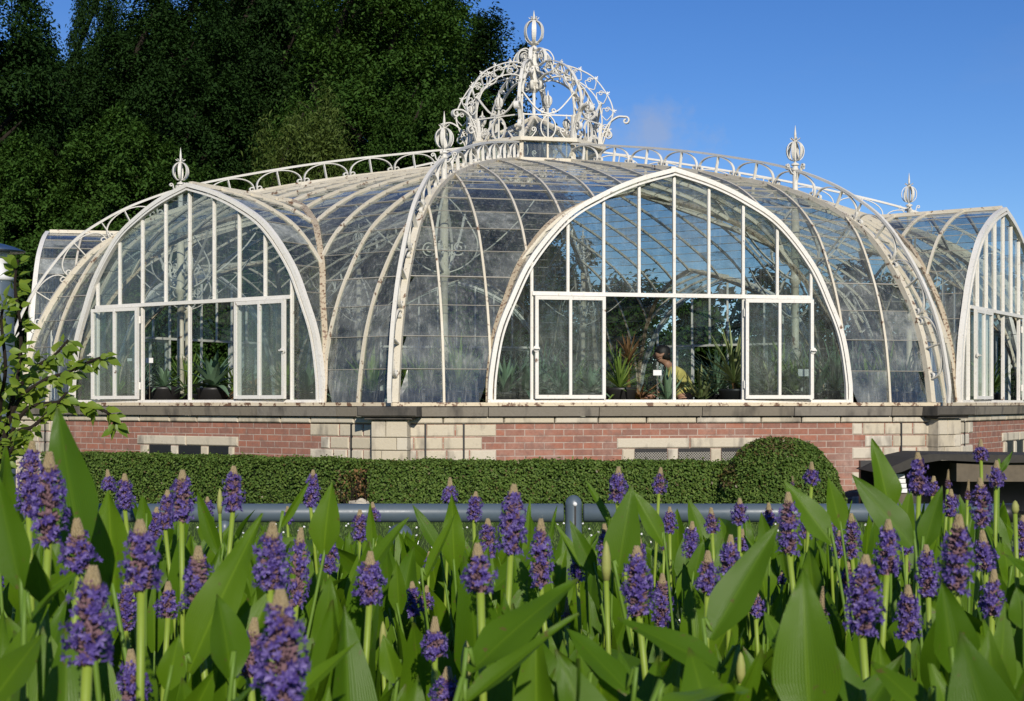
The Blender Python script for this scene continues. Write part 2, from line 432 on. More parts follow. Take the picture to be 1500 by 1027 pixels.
def vault_glass(rng):
    b = MB(); qs = list(np.arange(0, ALEN, .36)) + [ALEN]
    for i in range(len(qs)-1):
        sub = np.linspace(qs[i], qs[i+1], 4)
        for d0, d1 in ((0,.52),(.52,1.04),(1.04,1.5),(1.5,3)):
            tl = rng.normal(0, .0035, 2); vs = []; fs = []
            for j in range(3):
                row = []
                for q in (sub[j], sub[j+1]):
                    t, h = arch_pt(q); dm = vault_depth(t); a, z = min(d0, dm), min(d1, dm)
                    row.append((t, a, z, h, q))
                if all(r[2]-r[1] < 1e-3 for r in row): continue
                o = len(vs)
                for t, a, z, h, q in row:
                    for d in (a, z): vs.append((t, -(AP-d), h + tl[0]*(q-sub[1])*4 + tl[1]*(d-d0)*2))
                fs.append((o, o+2, o+3, o+1))
            if fs: b.add(vs, fs)
    return b
def valley():
    b = MB()
    ts = [arch_pt(q)[0] for q in np.linspace(0, ALEN, 81)]
    pts = [(t, -(pA(pv(t))+.02), pZ(pv(t))+.012) for t in ts]
    b.sweep(pts, [Vector((t*.25, -.6, .5)) for t in ts], .075, .04)
    return b
U = .415                                         # mullion spacing
TRZ = 1.22                                       # transom height
def gable_frame():
    b = MB(); y = -AP
    pts = [arch_pt(q) for q in np.linspace(0, ALEN, 97)]
    P = [(t, y-.03, h) for t, h in pts]
    nrm = [Vector((t/GW**2*1.2, 0, h/GH**2 + .05)) for t, h in pts]
    b.sweep(P, [(0,-1,0)]*len(P), .050, .065)
    P2 = [(t*.976, y-.045, h*.979) for t, h in pts]
    b.sweep(P2, [(0,-1,0)]*len(P2), .022, .055)
    b.box(-GW, GW, y-.07, y+.03, .0, .035)
    for j in range(-4, 5):
        t = j*U; top = arch_h(t)-.02; lo = .035 if j in (-4,-2,0,2,4) else TRZ
        b.box(t-.016, t+.016, y-.026, y+.010, lo, top)
        b.box(t-.008, t+.008, y-.034, y-.026, lo, top)
    b.box(-4*U, 4*U, y-.055, y+.012, TRZ-.022, TRZ+.022)
    return b
def gable_glass(rng):
    b = MB(); y = -AP
    def pane(t0, t1, z0, z1f):
        tl = rng.normal(0, .003, 2); ts = np.linspace(t0, t1, 6); vs = []; fs = []
        for t in ts:
            a = tl[0]*(t-t0)*3; zt = max(z0, z1f(t)); vs += [(t, y+a, z0), (t, y+a+tl[1]*(zt-z0), zt)]
        for i in range(5): fs.append((i*2, i*2+2, i*2+3, i*2+1))
        b.add(vs, fs)
    for j in range(-4, 4): pane(j*U, (j+1)*U, TRZ, arch_h)
    for j in (-4, -3, 2, 3): pane(j*U, (j+1)*U, .035, lambda t: TRZ)
    pane(-GW, -4*U, .03, arch_h); pane(4*U, GW, .03, arch_h)
    return b
def casement(s):
    """hinged at the second mullion and swung right open over the side lights; built round its hinge"""
    b = MB(); w = 2*U-.02; z0, z1 = .045, TRZ-.03
    for x0, x1 in ((0,.037),(w-.037,w),(w/2-.016,w/2+.016)): b.box(s*x0 if s>0 else s*x1, s*x1 if s>0 else s*x0, -.022, .022, z0, z1)
    for z in (z0, z1-.042):
        for x0, x1 in ((.037,w/2-.016),(w/2+.016,w-.037)): b.box(min(s*x0,s*x1), max(s*x0,s*x1), -.020, .020, z, z+.042)
    for z in (z0+.12, z1-.2): b.tube([(0,.03,z),(0,.03,z+.09)], .014, 8)
    return b
def casement_glass(s):
    b = MB(); w = 2*U-.02
    for x0, x1 in ((.03,w/2-.01),(w/2+.01,w-.03)):
        b.add([(s*x0,0,.06),(s*x1,0,.06),(s*x1,0,TRZ-.05),(s*x0,0,TRZ-.05)], [(0,1,2,3)])
    return b
def handle_mesh(s):
    b = MB(); w = 2*U-.02; c = (s*(w-.01), -.03, .60)
    b.tube([(c[0], c[1]+.012, c[2]), (c[0], c[1]-.004, c[2])], .036, 16)
    b.tube([(c[0], c[1], c[2]), (c[0], c[1]-.03, c[2])], .011, 8)
    b.tube([(c[0]-.03, c[1]-.03, c[2]), (c[0]+.03, c[1]-.03, c[2])], .009, 8)
    return b

rng = np.random.default_rng(3)
ME = dict(fb=face_bars().mesh('dome_glazing_bars', [M['paint_old'], M['lap']]), fg=weld(face_glass(rng).mesh('dome_glass', M['glass_old'])),
          vf=vault_frame().mesh('vault_bars', [M['paint_old'], M['lap']]), vg=weld(vault_glass(rng).mesh('vault_glass', M['glass_old'])),
          va=valley().mesh('valley_gutter', M['rusty']), gf=gable_frame().mesh('gable_frame', M['paint']), gg=gable_glass(rng).mesh('gable_glass', M['glass']))
for s in (-1, 1):
    ME['c%d' % s] = casement(s).mesh('casement', M['paint']); ME['cg%d' % s] = casement_glass(s).mesh('casement_glass', M['glass']); ME['ch%d' % s] = handle_mesh(s).mesh('casement_handle', M['paint'])
for k in range(8):
    a = TH + 45*k
    fb = put(link('dome_glazing_bars', ME['fb']), a); link('dome_glass', ME['fg'], fb)
    vf = put(link('vault_bars', ME['vf']), a); link('vault_glass', ME['vg'], vf)
    put(link('valley_gutter', ME['va']), a)
    gf = put(link('gable_frame', ME['gf']), a); link('gable_glass', ME['gg'], gf)
    for s in (-1, 1):
        opening = {0:(3,9), 7:(7,5), 1:(4,6)}.get(k, (5,6))[0 if s < 0 else 1]
        base = Vector((s*2*U, -AP-.085, 0))
        ang = -s*opening*-1
        # the leaf lies outside the side lights, its free edge a few degrees off the wall
        cs = put(link('casement', ME['c%d' % s]), a)
        off = Matrix.Rotation(R(a), 3, 'Z') @ base
        cs.location = (off.x, off.y, -GZ); cs.rotation_euler.z = R(a - s*(opening-2)*.5)
        link('casement_glass', ME['cg%d' % s], cs); link('casement_handle', ME['ch%d' % s], cs)

# ---- hips with their cresting
def hip_off(p, off):                              # point beside the hip in its own plane, p = arclength on HIP
    r, z = float(np.interp(p, HL, HIPR)), float(np.interp(p, HL, HIPZ)); e = .15
    dr = np.interp(p+e, HL, HIPR)-np.interp(p-e, HL, HIPR); dz = np.interp(p+e, HL, HIPZ)-np.interp(p-e, HL, HIPZ); l = math.hypot(dr, dz)
    nr, nz = dz/l, -dr/l
    return Vector((0, -(r+nr*off), z+nz*off)), Vector((0, -nr, nz))
HL = np.concatenate([[0], np.cumsum(np.hypot(np.diff(HIPR), np.diff(HIPZ)))]); HMAX = HL[-1]
def spiral2(c, r0, r1, a0, a1, n=16):
    return [(c[0]+(r0+(r1-r0)*i/n)*math.cos(a0+(a1-a0)*i/n), c[1]+(r0+(r1-r0)*i/n)*math.sin(a0+(a1-a0)*i/n)) for i in range(n+1)]
def hip_rib():
    b = MB(); ps = np.linspace(0.001, HMAX, 70)
    q = [hip_off(p, .015) for p in ps]
    b.sweep([x[0] for x in q], [x[1] for x in q], .074, .07)
    return b
CREST = .29
def cresting():
    b = MB(); X = Vector((1,0,0))
    n = 11; mod = (HMAX-.25)/n
    ps = np.linspace(.02, HMAX-.02, 90)
    q = [hip_off(p, CREST) for p in ps]
    q[0] = (Vector((0,-8.56,.0)), q[0][1])
    b.sweep([x[0] for x in q], [x[1] for x in q], .046, .030)
    for i in range(n):
        c = .25 + (i+.5)*mod
        a, u = hip_off(c, .04); e, _ = hip_off(c, CREST)
        tng = (hip_off(c+.05, .1)[0]-hip_off(c-.05, .1)[0]).normalized()
        b.sweep([a, e], [tng]*2, .042, .014)
        for s in (-1, 1):
            pts = []; ups = []
            H = mod*.47
            for j in range(13):                  # quarter-ellipse from the post head down to the hip, ending in a curl
                t = j/12*PI/2
                p = c + s*H*math.sin(t); off = .05 + (CREST-.07)*math.cos(t)**.8 if t < PI/2-.01 else .05
                pts.append(hip_off(min(max(p,.0),HMAX-.01), off)[0])
            cp = c + s*(H-.05)
            for j in range(1, 13):               # the scroll at its foot turns back under the arch
                t = j/12*1.5*PI; rr = .042*(1-.45*j/12)
                p = cp + s*(.05-.042) + s*rr*math.cos(t) ; off = .062 - rr*math.sin(t)*-1*.9
                pts.append(hip_off(min(max(p,.0),HMAX-.01), max(off,.03))[0])
            nn = len(pts); ups = []
            for j in range(nn):
                tt = (pts[min(j+1,nn-1)]-pts[max(j-1,0)]); ups.append(tt.cross(X) if tt.length > 1e-6 else Vector((0,-1,0)))
            b.sweep(pts, ups, .038, .013)
            b.tube([pts[-1]-X*.026, pts[-1]+X*.026], .017, 8)
    return b
mh, mc = hip_rib().mesh('hip_rib', M['paint_old']), cresting().mesh('cresting', M['iron'])

# ---- finials on the inner columns
def cage(b, c, r, h, n=8, w=.05):
    """open ball of bent flat straps"""
    for k in range(n):
        a = 2*PI*(k+.5)/n; pts = []; ups = []; ws = []
        for j in range(15):
            t = j/14*PI; rr = r*math.sin(t)**.85+.012
            z = -h*math.cos(t)*.5
            if j > 9: rr *= 1-.12*(j-9)/5
            pts.append((c[0]+rr*math.cos(a), c[1]+rr*math.sin(a), c[2]+z)); ups.append((math.cos(a), math.sin(a), .001)); ws.append(w*(.35+.65*math.sin(t)))
        b.sweep(pts, ups, ws, .010)
def finial_mesh():
    b = MB()
    b.tube([(0,0,-.1),(0,0,.36)], .036, 10)
    b.lathe([(.036,.30),(.05,.31),(.05,.33),(.036,.34),(.03,.37),(.055,.375),(.05,.395),(.02,.41)], n=12)
    cage(b, (0,0,.56), .102, .25, 6, .044)
    b.lathe([(.014,.40),(.014,.66),(.03,.70),(.016,.71),(.012,.74)], n=8)
    for k in range(6):
        a = 2*PI*k/6; b.sweep([(.02*math.cos(a),.02*math.sin(a),.70),(.05*math.cos(a),.05*math.sin(a),.715),(.068*math.cos(a),.068*math.sin(a),.73)], [(0,0,1)]*3, .02, .008)
    b.lathe([(.014,.70),(.016,.78),(.002,.90)], n=8)
    for k in range(4):                           # S scrolls round the pole
        a = PI/4*0 + PI/2*k; ca, sa = math.cos(a), math.sin(a)
        prof = [(.036,.26),(.07,.27),(.105,.31),(.115,.355)] + spiral2((.142,.355), .027, .008, PI, -1.2*PI, 14)[1:]
        pts = [(r*ca, r*sa, z) for r, z in prof]
        tg = Vector((-sa, ca, 0)); ups = [tg.cross(Vector(pts[min(i+1,len(pts)-1)])-Vector(pts[max(i-1,0)])) for i in range(len(pts))]
        b.sweep(pts, ups, .03, .012)
    return b
def column_mesh():
    b = MB(); top = 2.72; f = GZ+.2
    b.lathe([(.10,f),(.10,f+.12),(.075,f+.15),(.055,f+.2),(.052,.6),(.07,.62),(.07,.66),(.05,.68),(.048,1.55),(.075,1.58),(.075,1.64),(.055,1.68),(.05,top)], n=14)
    return b
def bracket_mesh():
    b = MB()
    for k in range(4):
        a = PI/2*k; ca, sa = math.cos(a), math.sin(a); tg = Vector((-sa, ca, 0))
        arcs = [[(.05,1.62),(.22,1.68),(.38,1.80),(.43,1.98),(.36,2.16),(.2,2.4),(.06,2.55)],
                [(.05,1.9),(.1,1.84)] + spiral2((.19,1.93), .10, .02, -2.4, -2.4+3.2*PI, 26), [(.38,1.80),(.62,1.95),(.95,2.25),(1.15,2.5)]]
        for prof in arcs:
            P = catmull(prof, 4) if len(prof) < 9 else np.array(prof)
            pts = [(r*ca, r*sa, z) for r, z in P]
            ups = [tg.cross(Vector(pts[min(i+1,len(pts)-1)])-Vector(pts[max(i-1,0)])) for i in range(len(pts))]
            b.sweep(pts, ups, .03, .014)
    return b
mf, mcol, mbr = finial_mesh().mesh('finial', M['iron']), column_mesh().mesh('column', M['paint_old'], True), bracket_mesh().mesh('scroll_bracket', M['iron'])
for p in mcol.polygons: p.use_smooth = len(p.vertices) == 4
RCOL = .733*RC
for k in range(8):
    a = TH + 22.5 + 45*k
    h = put(link('hip_rib', mh), a); link('cresting', mc, h)
    d = Matrix.Rotation(R(a), 3, 'Z') @ Vector((0,-RCOL,0))
    c = put(link('column', mcol), a); c.location = (d.x, d.y, -GZ); link('scroll_bracket', mbr, c)
    f = put(link('finial', mf), a); f.location = (d.x, d.y, -GZ+2.74)

# ---- lantern
def octp(r, z, a0=0): return [Vector((r*math.sin(R(TH+22.5+45*k+a0)), -r*math.cos(R(TH+22.5+45*k+a0)), z)) for k in range(8)]
LX = .05
RL, Z0, Z1, ZA = 1.10, 3.86, 4.18, 4.74
b = MB()
for rr, z, w, h in ((RL+.03, Z0, .09, .07), (RL+.06, Z1+.01, .10, .06)):
    P = octp(rr, z); b.sweep(P, [(0,0,1)]*8, w, h, closed=True)
P0, P1, PA = octp(RL, Z0+.03), octp(RL, Z1), octp(.05, ZA)
for k in range(8):
    b.bar(P0[k], P1[k], .06, .06, up=P0[k]); m0, m1 = (P0[k]+P0[k-1])/2, (P1[k]+P1[k-1])/2
    b.bar(m0, m1, .03, .03, up=m0); q0 = P1[k]*1.03; q0.z = Z1+.03
    b.bar(q0, PA[k], .045, .035, up=(0,0,1)); q1 = m1.copy(); q1.z = Z1+.03
    b.bar(q1, PA[k]*.5+PA[k-1]*.5, .025, .03, up=(0,0,1))
b.lathe([(.09,ZA-.05),(.12,ZA-.02),(.06,ZA+.03)], n=12)
lan = put(b.build('lantern', M['paint_old']), 0); lan.location.x = LX
g = MB()
for k in range(8):
    j = (k+1) % 8
    for a_, c_, b_, d_ in ((P0[k], P0[j], P1[k], P1[j]),):
        m0, m1 = (a_+c_)/2, (b_+d_)/2
        g.add([a_, m0, m1, b_], [(0,1,2,3)]); g.add([m0, c_, d_, m1], [(0,1,2,3)])
    rk, rj = P1[k].copy(), P1[j].copy(); rk.z = rj.z = Z1+.03; m = (rk+rj)/2
    g.add([rk, m, (PA[k]+PA[j])/2, PA[k]], [(0,1,2,3)]); g.add([m, rj, PA[j], (PA[k]+PA[j])/2], [(0,1,2,3)])
g.build('lantern_glass', M['glass_old'], lan)

# ---- the crown
OUT = catmull([(1.13,4.20),(1.24,4.50),(1.325,4.78),(1.24,5.05),(1.0,5.37),(.66,5.55),(.36,5.62),(.16,5.58)], 6)
INN = catmull([(1.10,4.20),(1.14,4.55),(1.13,4.78),(1.05,5.02),(.88,5.22),(.64,5.36),(.38,5.41),(.16,5.34)], 6)
def strip(b, prof, w, h, ang=0., x=0.):
    ca, sa = math.sin(ang), -math.cos(ang); tg = Vector((math.cos(ang), math.sin(ang), 0))
    pts = [Vector((r*ca, r*sa, z)) + tg*x for r, z in prof]
    ups = [tg.cross(pts[min(i+1,len(pts)-1)]-pts[max(i-1,0)]) for i in range(len(pts))]
    b.sweep(pts, ups, w, h); return pts
def resam(P, n):
    L = np.concatenate([[0], np.cumsum(np.hypot(*np.diff(P, axis=0).T))])
    s = np.linspace(0, L[-1], n); return np.stack([np.interp(s, L, P[:,0]), np.interp(s, L, P[:,1])], 1)
def crown_arch():
    b = MB()
    strip(b, OUT, .052, .017); strip(b, INN, .052, .017)
    strip(b, [(1.10,4.18),(1.12,4.6)], .085, .05)
    O, I = resam(OUT, 15), resam(INN, 15)
    for i in range(2, 14, 2):
        o, n_ = O[i], I[min(i,13)]; mid = (o+n_)/2; d = (o-n_); L = np.hypot(*d); d = d/L; t = np.array([-d[1], d[0]])
        o2, n2 = O[min(i+1,14)], I[min(i+1,14)]
        # an S scroll from the inner to the outer strap and a spike star outside
        for s in (1, -1):
            base = n_ if s > 0 else o
            S = [n_, n_+d*L*.25+t*.10*s, mid+t*.085*s, o-d*L*.18+t*.05*s, o]
            strip(b, catmull(S, 4), .036, .011)
            if s > 0:
                c = mid + t*.06*s + d*.02*s
                strip(b, spiral2(c, .048, .012, 0, 2.3*PI, 20), .030, .010)
        strip(b, [o, o+d*.06], [.024, .004], .016)
        for s in (1, -1): strip(b, [o+d*.012, o+d*.03+t*.032*s], [.016, .005], .011)
    # bracket that curls outwards at the foot and scroll inside it
    br = catmull([(1.13,4.22),(1.16,4.42),(1.26,4.60),(1.40,4.70),(1.53,4.70)], 6)
    br = np.vstack([br, spiral2((1.535,4.635), .065, .014, PI/2, -1.55*PI, 22)[1:]])
    strip(b, br, .075, .022)
    strip(b, spiral2((1.245,4.40), .085, .015, PI, PI-2.7*PI, 24), .06, .016)
    strip(b, spiral2((.99,4.34), .085, .015, 0, 2.7*PI, 24), .05, .014)
    # scroll of the little upper crown
    up = catmull([(.33,5.60),(.335,5.72),(.27,5.83),(.17,5.87),(.09,5.83)], 5)
    strip(b, up, .06, .016); strip(b, spiral2((.19,5.74), .07, .012, -.6, 2.6*PI, 22), .045, .012)
    # pendant below the joint
    strip(b, catmull([(.16,5.36),(.20,5.27),(.16,5.20),(.09,5.22),(.10,5.29)], 4), .045, .013)
    strip(b, catmull([(.30,5.42),(.22,5.46),(.12,5.50),(.06,5.60)], 4), .045, .014)
    return b
crown = MB()
crown.tube([(0,0,ZA),(0,0,5.95)], .028, 10)
crown.lathe([(.03,5.15),(.07,5.2),(.05,5.26),(.09,5.32),(.05,5.40),(.05,5.55),(.085,5.6),(.05,5.66),(.045,5.84),(.075,5.87),(.05,5.92)], n=14)
P = octp(1.13, 4.585); crown.sweep(P, [(0,0,1)]*8, .02, .02, closed=True)
cr = put(crown.build('crown', M['iron']), 0); cr.location.x = LX
ma = crown_arch().mesh('crown_arch', M['iron'])
for k in range(8):
    o = link('crown_arch', ma, cr); o.rotation_euler.z = R(TH+22.5+45*k)
ob = MB(); cage(ob, (0,0,6.17), .155, .38, 6, .075)
ob.lathe([(.02,5.93),(.045,5.95),(.085,5.965),(.05,5.975),(.03,6.0)], n=12); ob.lathe([(.016,5.95),(.016,6.36),(.03,6.38),(.014,6.40)], n=8)
for k in range(6):
    a = 2*PI*k/6; ob.sweep([(.02*math.cos(a),.02*math.sin(a),6.375),(.06*math.cos(a),.06*math.sin(a),6.38),(.085*math.cos(a),.085*math.sin(a),6.41)], [(0,0,1)]*3, .025, .009)
    ob.sweep([(.02*math.cos(a),.02*math.sin(a),5.97),(.07*math.cos(a),.07*math.sin(a),5.965),(.085*math.cos(a),.085*math.sin(a),6.0)], [(0,0,1)]*3, .03, .009)
ob.lathe([(.016,6.38),(.018,6.44),(.002,6.53)], n=8)
ob.build('crown_orb', M['iron'], cr)
sw = MB()
for k in range(1):
    a0 = 0
    # swags to both sides of a small finial standing in the middle of a side
    v0, v1 = Vector((-.425*1.02, 0, 0)), Vector((.425*1.02, 0, 0))
    for s in (-1, 1):
        pts = catmull([(s*.42,4.95),(s*.30,4.80),(s*.16,4.66),(0,4.60)], 6)
        sw.sweep([(x,0,z) for x, z in pts], [(0,-1,0)]*len(pts), .02, .035)
        lo = [(s*.02,4.22)] + spiral2((s*.075,4.40), .075, .07, -PI/2, -PI/2+s*PI*1.0, 12)
        pts = [(s*.012,4.22),(s*.07,4.25),(s*.115,4.34),(s*.11,4.46),(s*.05,4.55),(s*.012,4.57)]
        pts = catmull(pts, 5); sw.sweep([(x,0,z) for x, z in pts], [(0,-1,0)]*len(pts), .016, .04)
        pts = spiral2((s*.085,4.655), .042, .01, -PI/2, -PI/2 + s*2.3*PI, 18); sw.sweep([(x,0,z) for x, z in pts], [(0,-1,0)]*len(pts), .014, .03)
        pts = catmull([(s*.36,4.20),(s*.27,4.23),(s*.20,4.32)], 4); pts = np.vstack([pts, spiral2((s*.235,4.345), .04, .01, PI if s > 0 else 0, (PI if s > 0 else 0)-s*2.4*PI, 16)])
        sw.sweep([(x,0,z) for x, z in pts], [(0,-1,0)]*len(pts), .014, .035)
    sw.tube([(0,0,4.2),(0,0,4.72)], .014, 8); cage(sw, (0,0,4.81), .052, .16, 8, .03); sw.lathe([(.03,4.70),(.04,4.72),(.012,4.74),(.01,4.88),(.018,4.90),(.002,4.98)], n=8)
msw = sw.mesh('crown_swag', M['iron'])
for k in range(8):
    o = link('crown_swag', msw, cr); a = R(TH+45*k); o.rotation_euler.z = a
    rr = 1.13*C22; o.location = (rr*math.sin(a), -rr*math.cos(a), 0)

# ---- plinth
def ring(name, mats, r0, r1, z0, z1, parent=None, uv=False):
    b = MB(); 
    I0, I1, O0, O1 = octp(r0, z0), octp(r0, z1), octp(r1, z0), octp(r1, z1)
    side = 2*r1*math.sin(R(22.5))
    for k in range(8):
        j = (k+1) % 8
        b.add([O0[k], O0[j], O1[j], O1[k]], [(0,1,2,3)], uvs=[[(-side/2,z0),(side/2,z0),(side/2,z1),(-side/2,z1)]] if uv else None)
        b.add([I0[j], I0[k], I1[k], I1[j]], [(0,1,2,3)]); b.add([O1[k], O1[j], I1[j], I1[k]], [(0,1,2,3)]); b.add([I0[k], I0[j], O0[j], O0[k]], [(0,1,2,3)])
    o = b.build(name, mats); 
    return put(o, 0) if parent is None else put(o, 0, parent)
wall = ring('brick_plinth', M['brick'], 8.1, 8.50, GZ-.1, -.232, uv=True)
ring('window_sill', M['sill'], 8.15, 8.44, -.037, .003)
RW = 8.50*C22
def stones(rng, layout, y, dep, jit=.004):
    b = MB()
    for x0, x1, z0, z1 in layout:
        g_ = .006; d = dep + rng.uniform(-jit, jit); x0 += g_; x1 -= g_; z0 += g_; z1 -= g_; c = .012
        p = [(x0,y+.05,z0),(x1,y+.05,z0),(x1,y+.05,z1),(x0,y+.05,z1)]; q = [(x0,y-d+c,z0),(x1,y-d+c,z0),(x1,y-d+c,z1),(x0,y-d+c,z1)]
        r_ = [(x0+c,y-d,z0+c),(x1-c,y-d,z0+c),(x1-c,y-d,z1-c),(x0+c,y-d,z1-c)]
        fs = [(8,9,10,11)]
        for i in range(4):
            j = (i+1) % 4; fs += [(i,j,4+j,4+i), (4+i,4+j,8+j,8+i)]
        b.add(p+q+r_, fs)
    return b
SIDE = RW*T22
def course_stones(rng):
    L = []; courses = [(-.232,-.150),(-.375,-.232),(-.515,-.375),(-.655,-.515),(-.80,-.655),(-.94,-.80),(-1.08,-.94),(-1.22,-1.08)]
    x = -SIDE
    while x < SIDE-.01:                          # the stone band under the coping runs right along the wall
        w = rng.uniform(.45, .8); e = min(x+w, SIDE)
        if SIDE-e < .2: e = SIDE
        x = e
    for s in (-1, 1):
        for ci, (z0, z1) in enumerate(courses[1:]):
            end = 2.09 + (.16 if ci % 2 else 0.) ; x = SIDE
            while x > end+.01:
                w = rng.uniform(.2, .42); e = max(x-w, end)
                if e-end < .13: e = end
                L.append((e, x, z0, z1) if s > 0 else (-x, -e, z0, z1)); x = e
    return L
VC = .13                                          # vent centre
def vent():
    b = MB(); y = -RW
    L = [(VC-.86, VC+.0, -.515, -.392), (VC+.0, VC+.86, -.515, -.392)]
    xs = [-.80,-.645,-.27,-.135,.24,.375,.70,.80]
    for x0, x1 in ((-.80,-.645),(-.27,-.135),(.24,.375),(.70,.80)): L.append((VC+x0, VC+x1, -.80, -.515))
    L.append((VC-.80, VC+.80, -.87, -.80))
    return L
def mesh_screen(lattice):
    b = MB(); y = -RW
    for x0, x1 in ((-.645,-.27),(-.135,.24),(.375,.70)):
        b.box(VC+x0-.002, VC+x1+.002, y-.004, y+.03, -.80, -.514, 1)  # black panel put in for the shade inside each opening
        if not lattice: continue
        zt_, zb_, st = -.555, -.80, .030
        for i in range(-12, 14):
            for s in (0, 1):                       # diagonal wires clipped to the opening
                ax = x0 + i*st; pts = []
                for u in np.linspace(0, 1, 60):
                    x = ax + u*(zt_-zb_) if not s else ax + (1-u)*(zt_-zb_)
                    if x0 <= x <= x1: pts.append((x, zb_+u*(zt_-zb_)))
                if len(pts) > 2: b.bar((VC+pts[0][0], y-.009-.004*s, pts[0][1]), (VC+pts[-1][0], y-.009-.004*s, pts[-1][1]), .006, .004)
    return b
rs = np.random.default_rng(11)
BANDZ = -.236
def band(rng):
    L = []; x = -SIDE
    while x < SIDE-.01:
        e = min(x+rng.uniform(.45,.8), SIDE)
        if SIDE-e < .2: e = SIDE
        L.append((x, e, -.232, -.150)); x = e
    return L
mv, mscr = stones(rs, vent(), -RW, .022).mesh('vent_surround', M['stone']), mesh_screen(True).mesh('vent_screen', [M['lap'], M['black']])
mdark = mesh_screen(False).mesh('vent_opening_shade', [M['lap'], M['black']])
for k in range(8):
    cs = course_stones(rs)
    for s in (-1, 1): put(stones(rs, [q for q in cs if (q[0]+q[1])*s > 0], -RW, .014).build('quoin_stones', M['stone']), TH+45*k)
    put(stones(rs, band(rs), -RW, .034, .001).build('stone_band', M['stone']), TH+45*k)
    v = put(link('vent_surround', mv), TH+45*k); link('vent_screen', mscr, v) if k == 0 else link('vent_opening_shade', mdark, v)
def coping():
    b = MB(); y = -8.60*C22; hw = 8.60*C22*T22
    cuts = sorted([-hw, -.95, .25, 1.35, 2.55, hw, -2.2])
    for i in range(len(cuts)-1):
        x0, x1 = cuts[i], cuts[i+1]; g_ = .004
        i0, i1 = x0*(8.0/8.60) if i == 0 else x0, x1*(8.0/8.60) if i == len(cuts)-2 else x1
        yi = -8.0*C22; c = .012
        b.hexa([(x0+g_,y+c,-.148),(x1-g_,y+c,-.148),(i1-g_,yi,-.148),(i0+g_,yi,-.148),(x0+g_,y,-.050),(x1-g_,y,-.050),(i1-g_,yi,-.038),(i0+g_,yi,-.038)])
    return b
mcp = coping().mesh('coping', M['coping'])
for k in range(8): put(link('coping', mcp), TH+45*k)
def pier():
    """corner pier standing square across the corner, with a heavier cap"""
    lay = [(-.375,-.185),(-.515,-.375),(-.655,-.515),(-.80,-.655),(-.94,-.80),(-1.22,-.94)]
    b = MB(); rr = 8.50; pr = random.Random(6)
    def blk(x0, x1, yf, z0, z1, mat=0, c=.008):
        y = -(rr+yf); yb = -(rr-.45)
        p = [(x0,yb,z0),(x1,yb,z0),(x1,yb,z1),(x0,yb,z1)]; q = [(x0,y+c,z0),(x1,y+c,z0),(x1,y+c,z1),(x0,y+c,z1)]; r_ = [(x0+c,y,z0+c),(x1-c,y,z0+c),(x1-c,y,z1-c),(x0+c,y,z1-c)]
        fs = [(8,9,10,11),(3,2,1,0)]
        for i in range(4):
            j = (i+1) % 4; fs += [(i,j,4+j,4+i), (4+i,4+j,8+j,8+i)]
        b.add(p+q+r_, fs, mat)
    for n_, (z0, z1) in enumerate(lay):
        cuts = [-.20, [-.04,.08,-.09,.10,.0,.05][n_], .20]
        for k in range(2): blk(cuts[k]+.002*k, cuts[k+1]-.002, .085+pr.uniform(-.004,.004), z0+.003, z1-.003)
    blk(-.265, .265, .14, -.183, -.150, 1); blk(-.33, .33, .19, -.1485, -.042, 1, .014)
    return b
mp = pier().mesh('corner_pier', [M['stone'], M['cap']])
for k in range(8): put(link('corner_pier', mp), TH+22.5+45*k)
jb = MB()
for x in (-SIDE+.37, -2.46, SIDE-.55): jb.box(x-.011, x+.011, -RW-.017, -RW+.02, GZ, -.15)
mj = jb.mesh('wet_joint', M['black'])
for k in range(8): put(link('wet_joint', mj), TH+45*k)
# floor and the ring-shaped plant bench inside
ring('gravel_floor', M['floor'], .01, 8.09, -.95, -.89)
ring('plant_bench', M['wood'], 6.2, 8.0, -.14, -.072)
# ------------------------------------------------------------------ ground, lawn, hedges, rail
m, nt, out = newmat('ground_soil_grass'); p_ = pos(nt)
c_ = mix(nt, noise(nt, .6, 6, p_), (.09,.16,.034), (.13,.19,.05)); c_ = mix(nt, noise(nt, 30, 4, p_), c_, (.03,.045,.012))
principled(nt, out, c_, .95, .1, bump=noise(nt, 60, 4, p_), bstr=.8, bdist=.02); M['ground'] = m
b = MB(); b.add([(-300,-80,GZ),(300,-80,GZ),(300,500,GZ),(-300,500,GZ)], [(0,1,2,3)])
tag(b.build('ground', M['ground']), kind='structure')
m, nt, out = newmat('pond_water'); principled(nt, out, (.012,.014,.008), .06, .5, bump=noise(nt, 6, 3, pos(nt)), bstr=.08, bdist=.02); M['water'] = m
b = MB(); pts = []
for k in range(40):
    a = 2*PI*k/40; pts.append((CAM.x + 7.5*math.cos(a)*(1+.05*math.sin(3*a)), CAM.y+3.2 + 3.3*math.sin(a), GZ+.006))
b.add(pts, [tuple(range(40))]); tag(b.build('pond_water', M['water']), kind='structure')
rg = np.random.default_rng(5)
def grass(n, x0, x1, y0, y1, h, w):
    C = np.stack([rg.uniform(x0, x1, n), rg.uniform(y0, y1, n), np.full(n, GZ)], 1)
    a = rg.uniform(0, 2*PI, n); sd = np.stack([np.cos(a), np.sin(a), 0*a], 1)*w*.5; hh = h*rg.uniform(.5, 1.2, n)
    ln = np.stack([rg.normal(0, .4, n)*hh, rg.normal(0, .4, n)*hh, hh], 1)
    return np.stack([C-sd, C+sd, C+ln+sd*.2, C+ln-sd*.2], 1)
V = grass(60000, -8, 8, -16.6, -8.6, .035, .007)
M['grass'] = m_leaf('lawn_grass', (.12,.21,.04), (.20,.29,.07), .35, .5, .2)
tag(link('lawn_grass', quads_mesh('lawn_grass', V, M['grass'])), kind='stuff')
n_ = 700
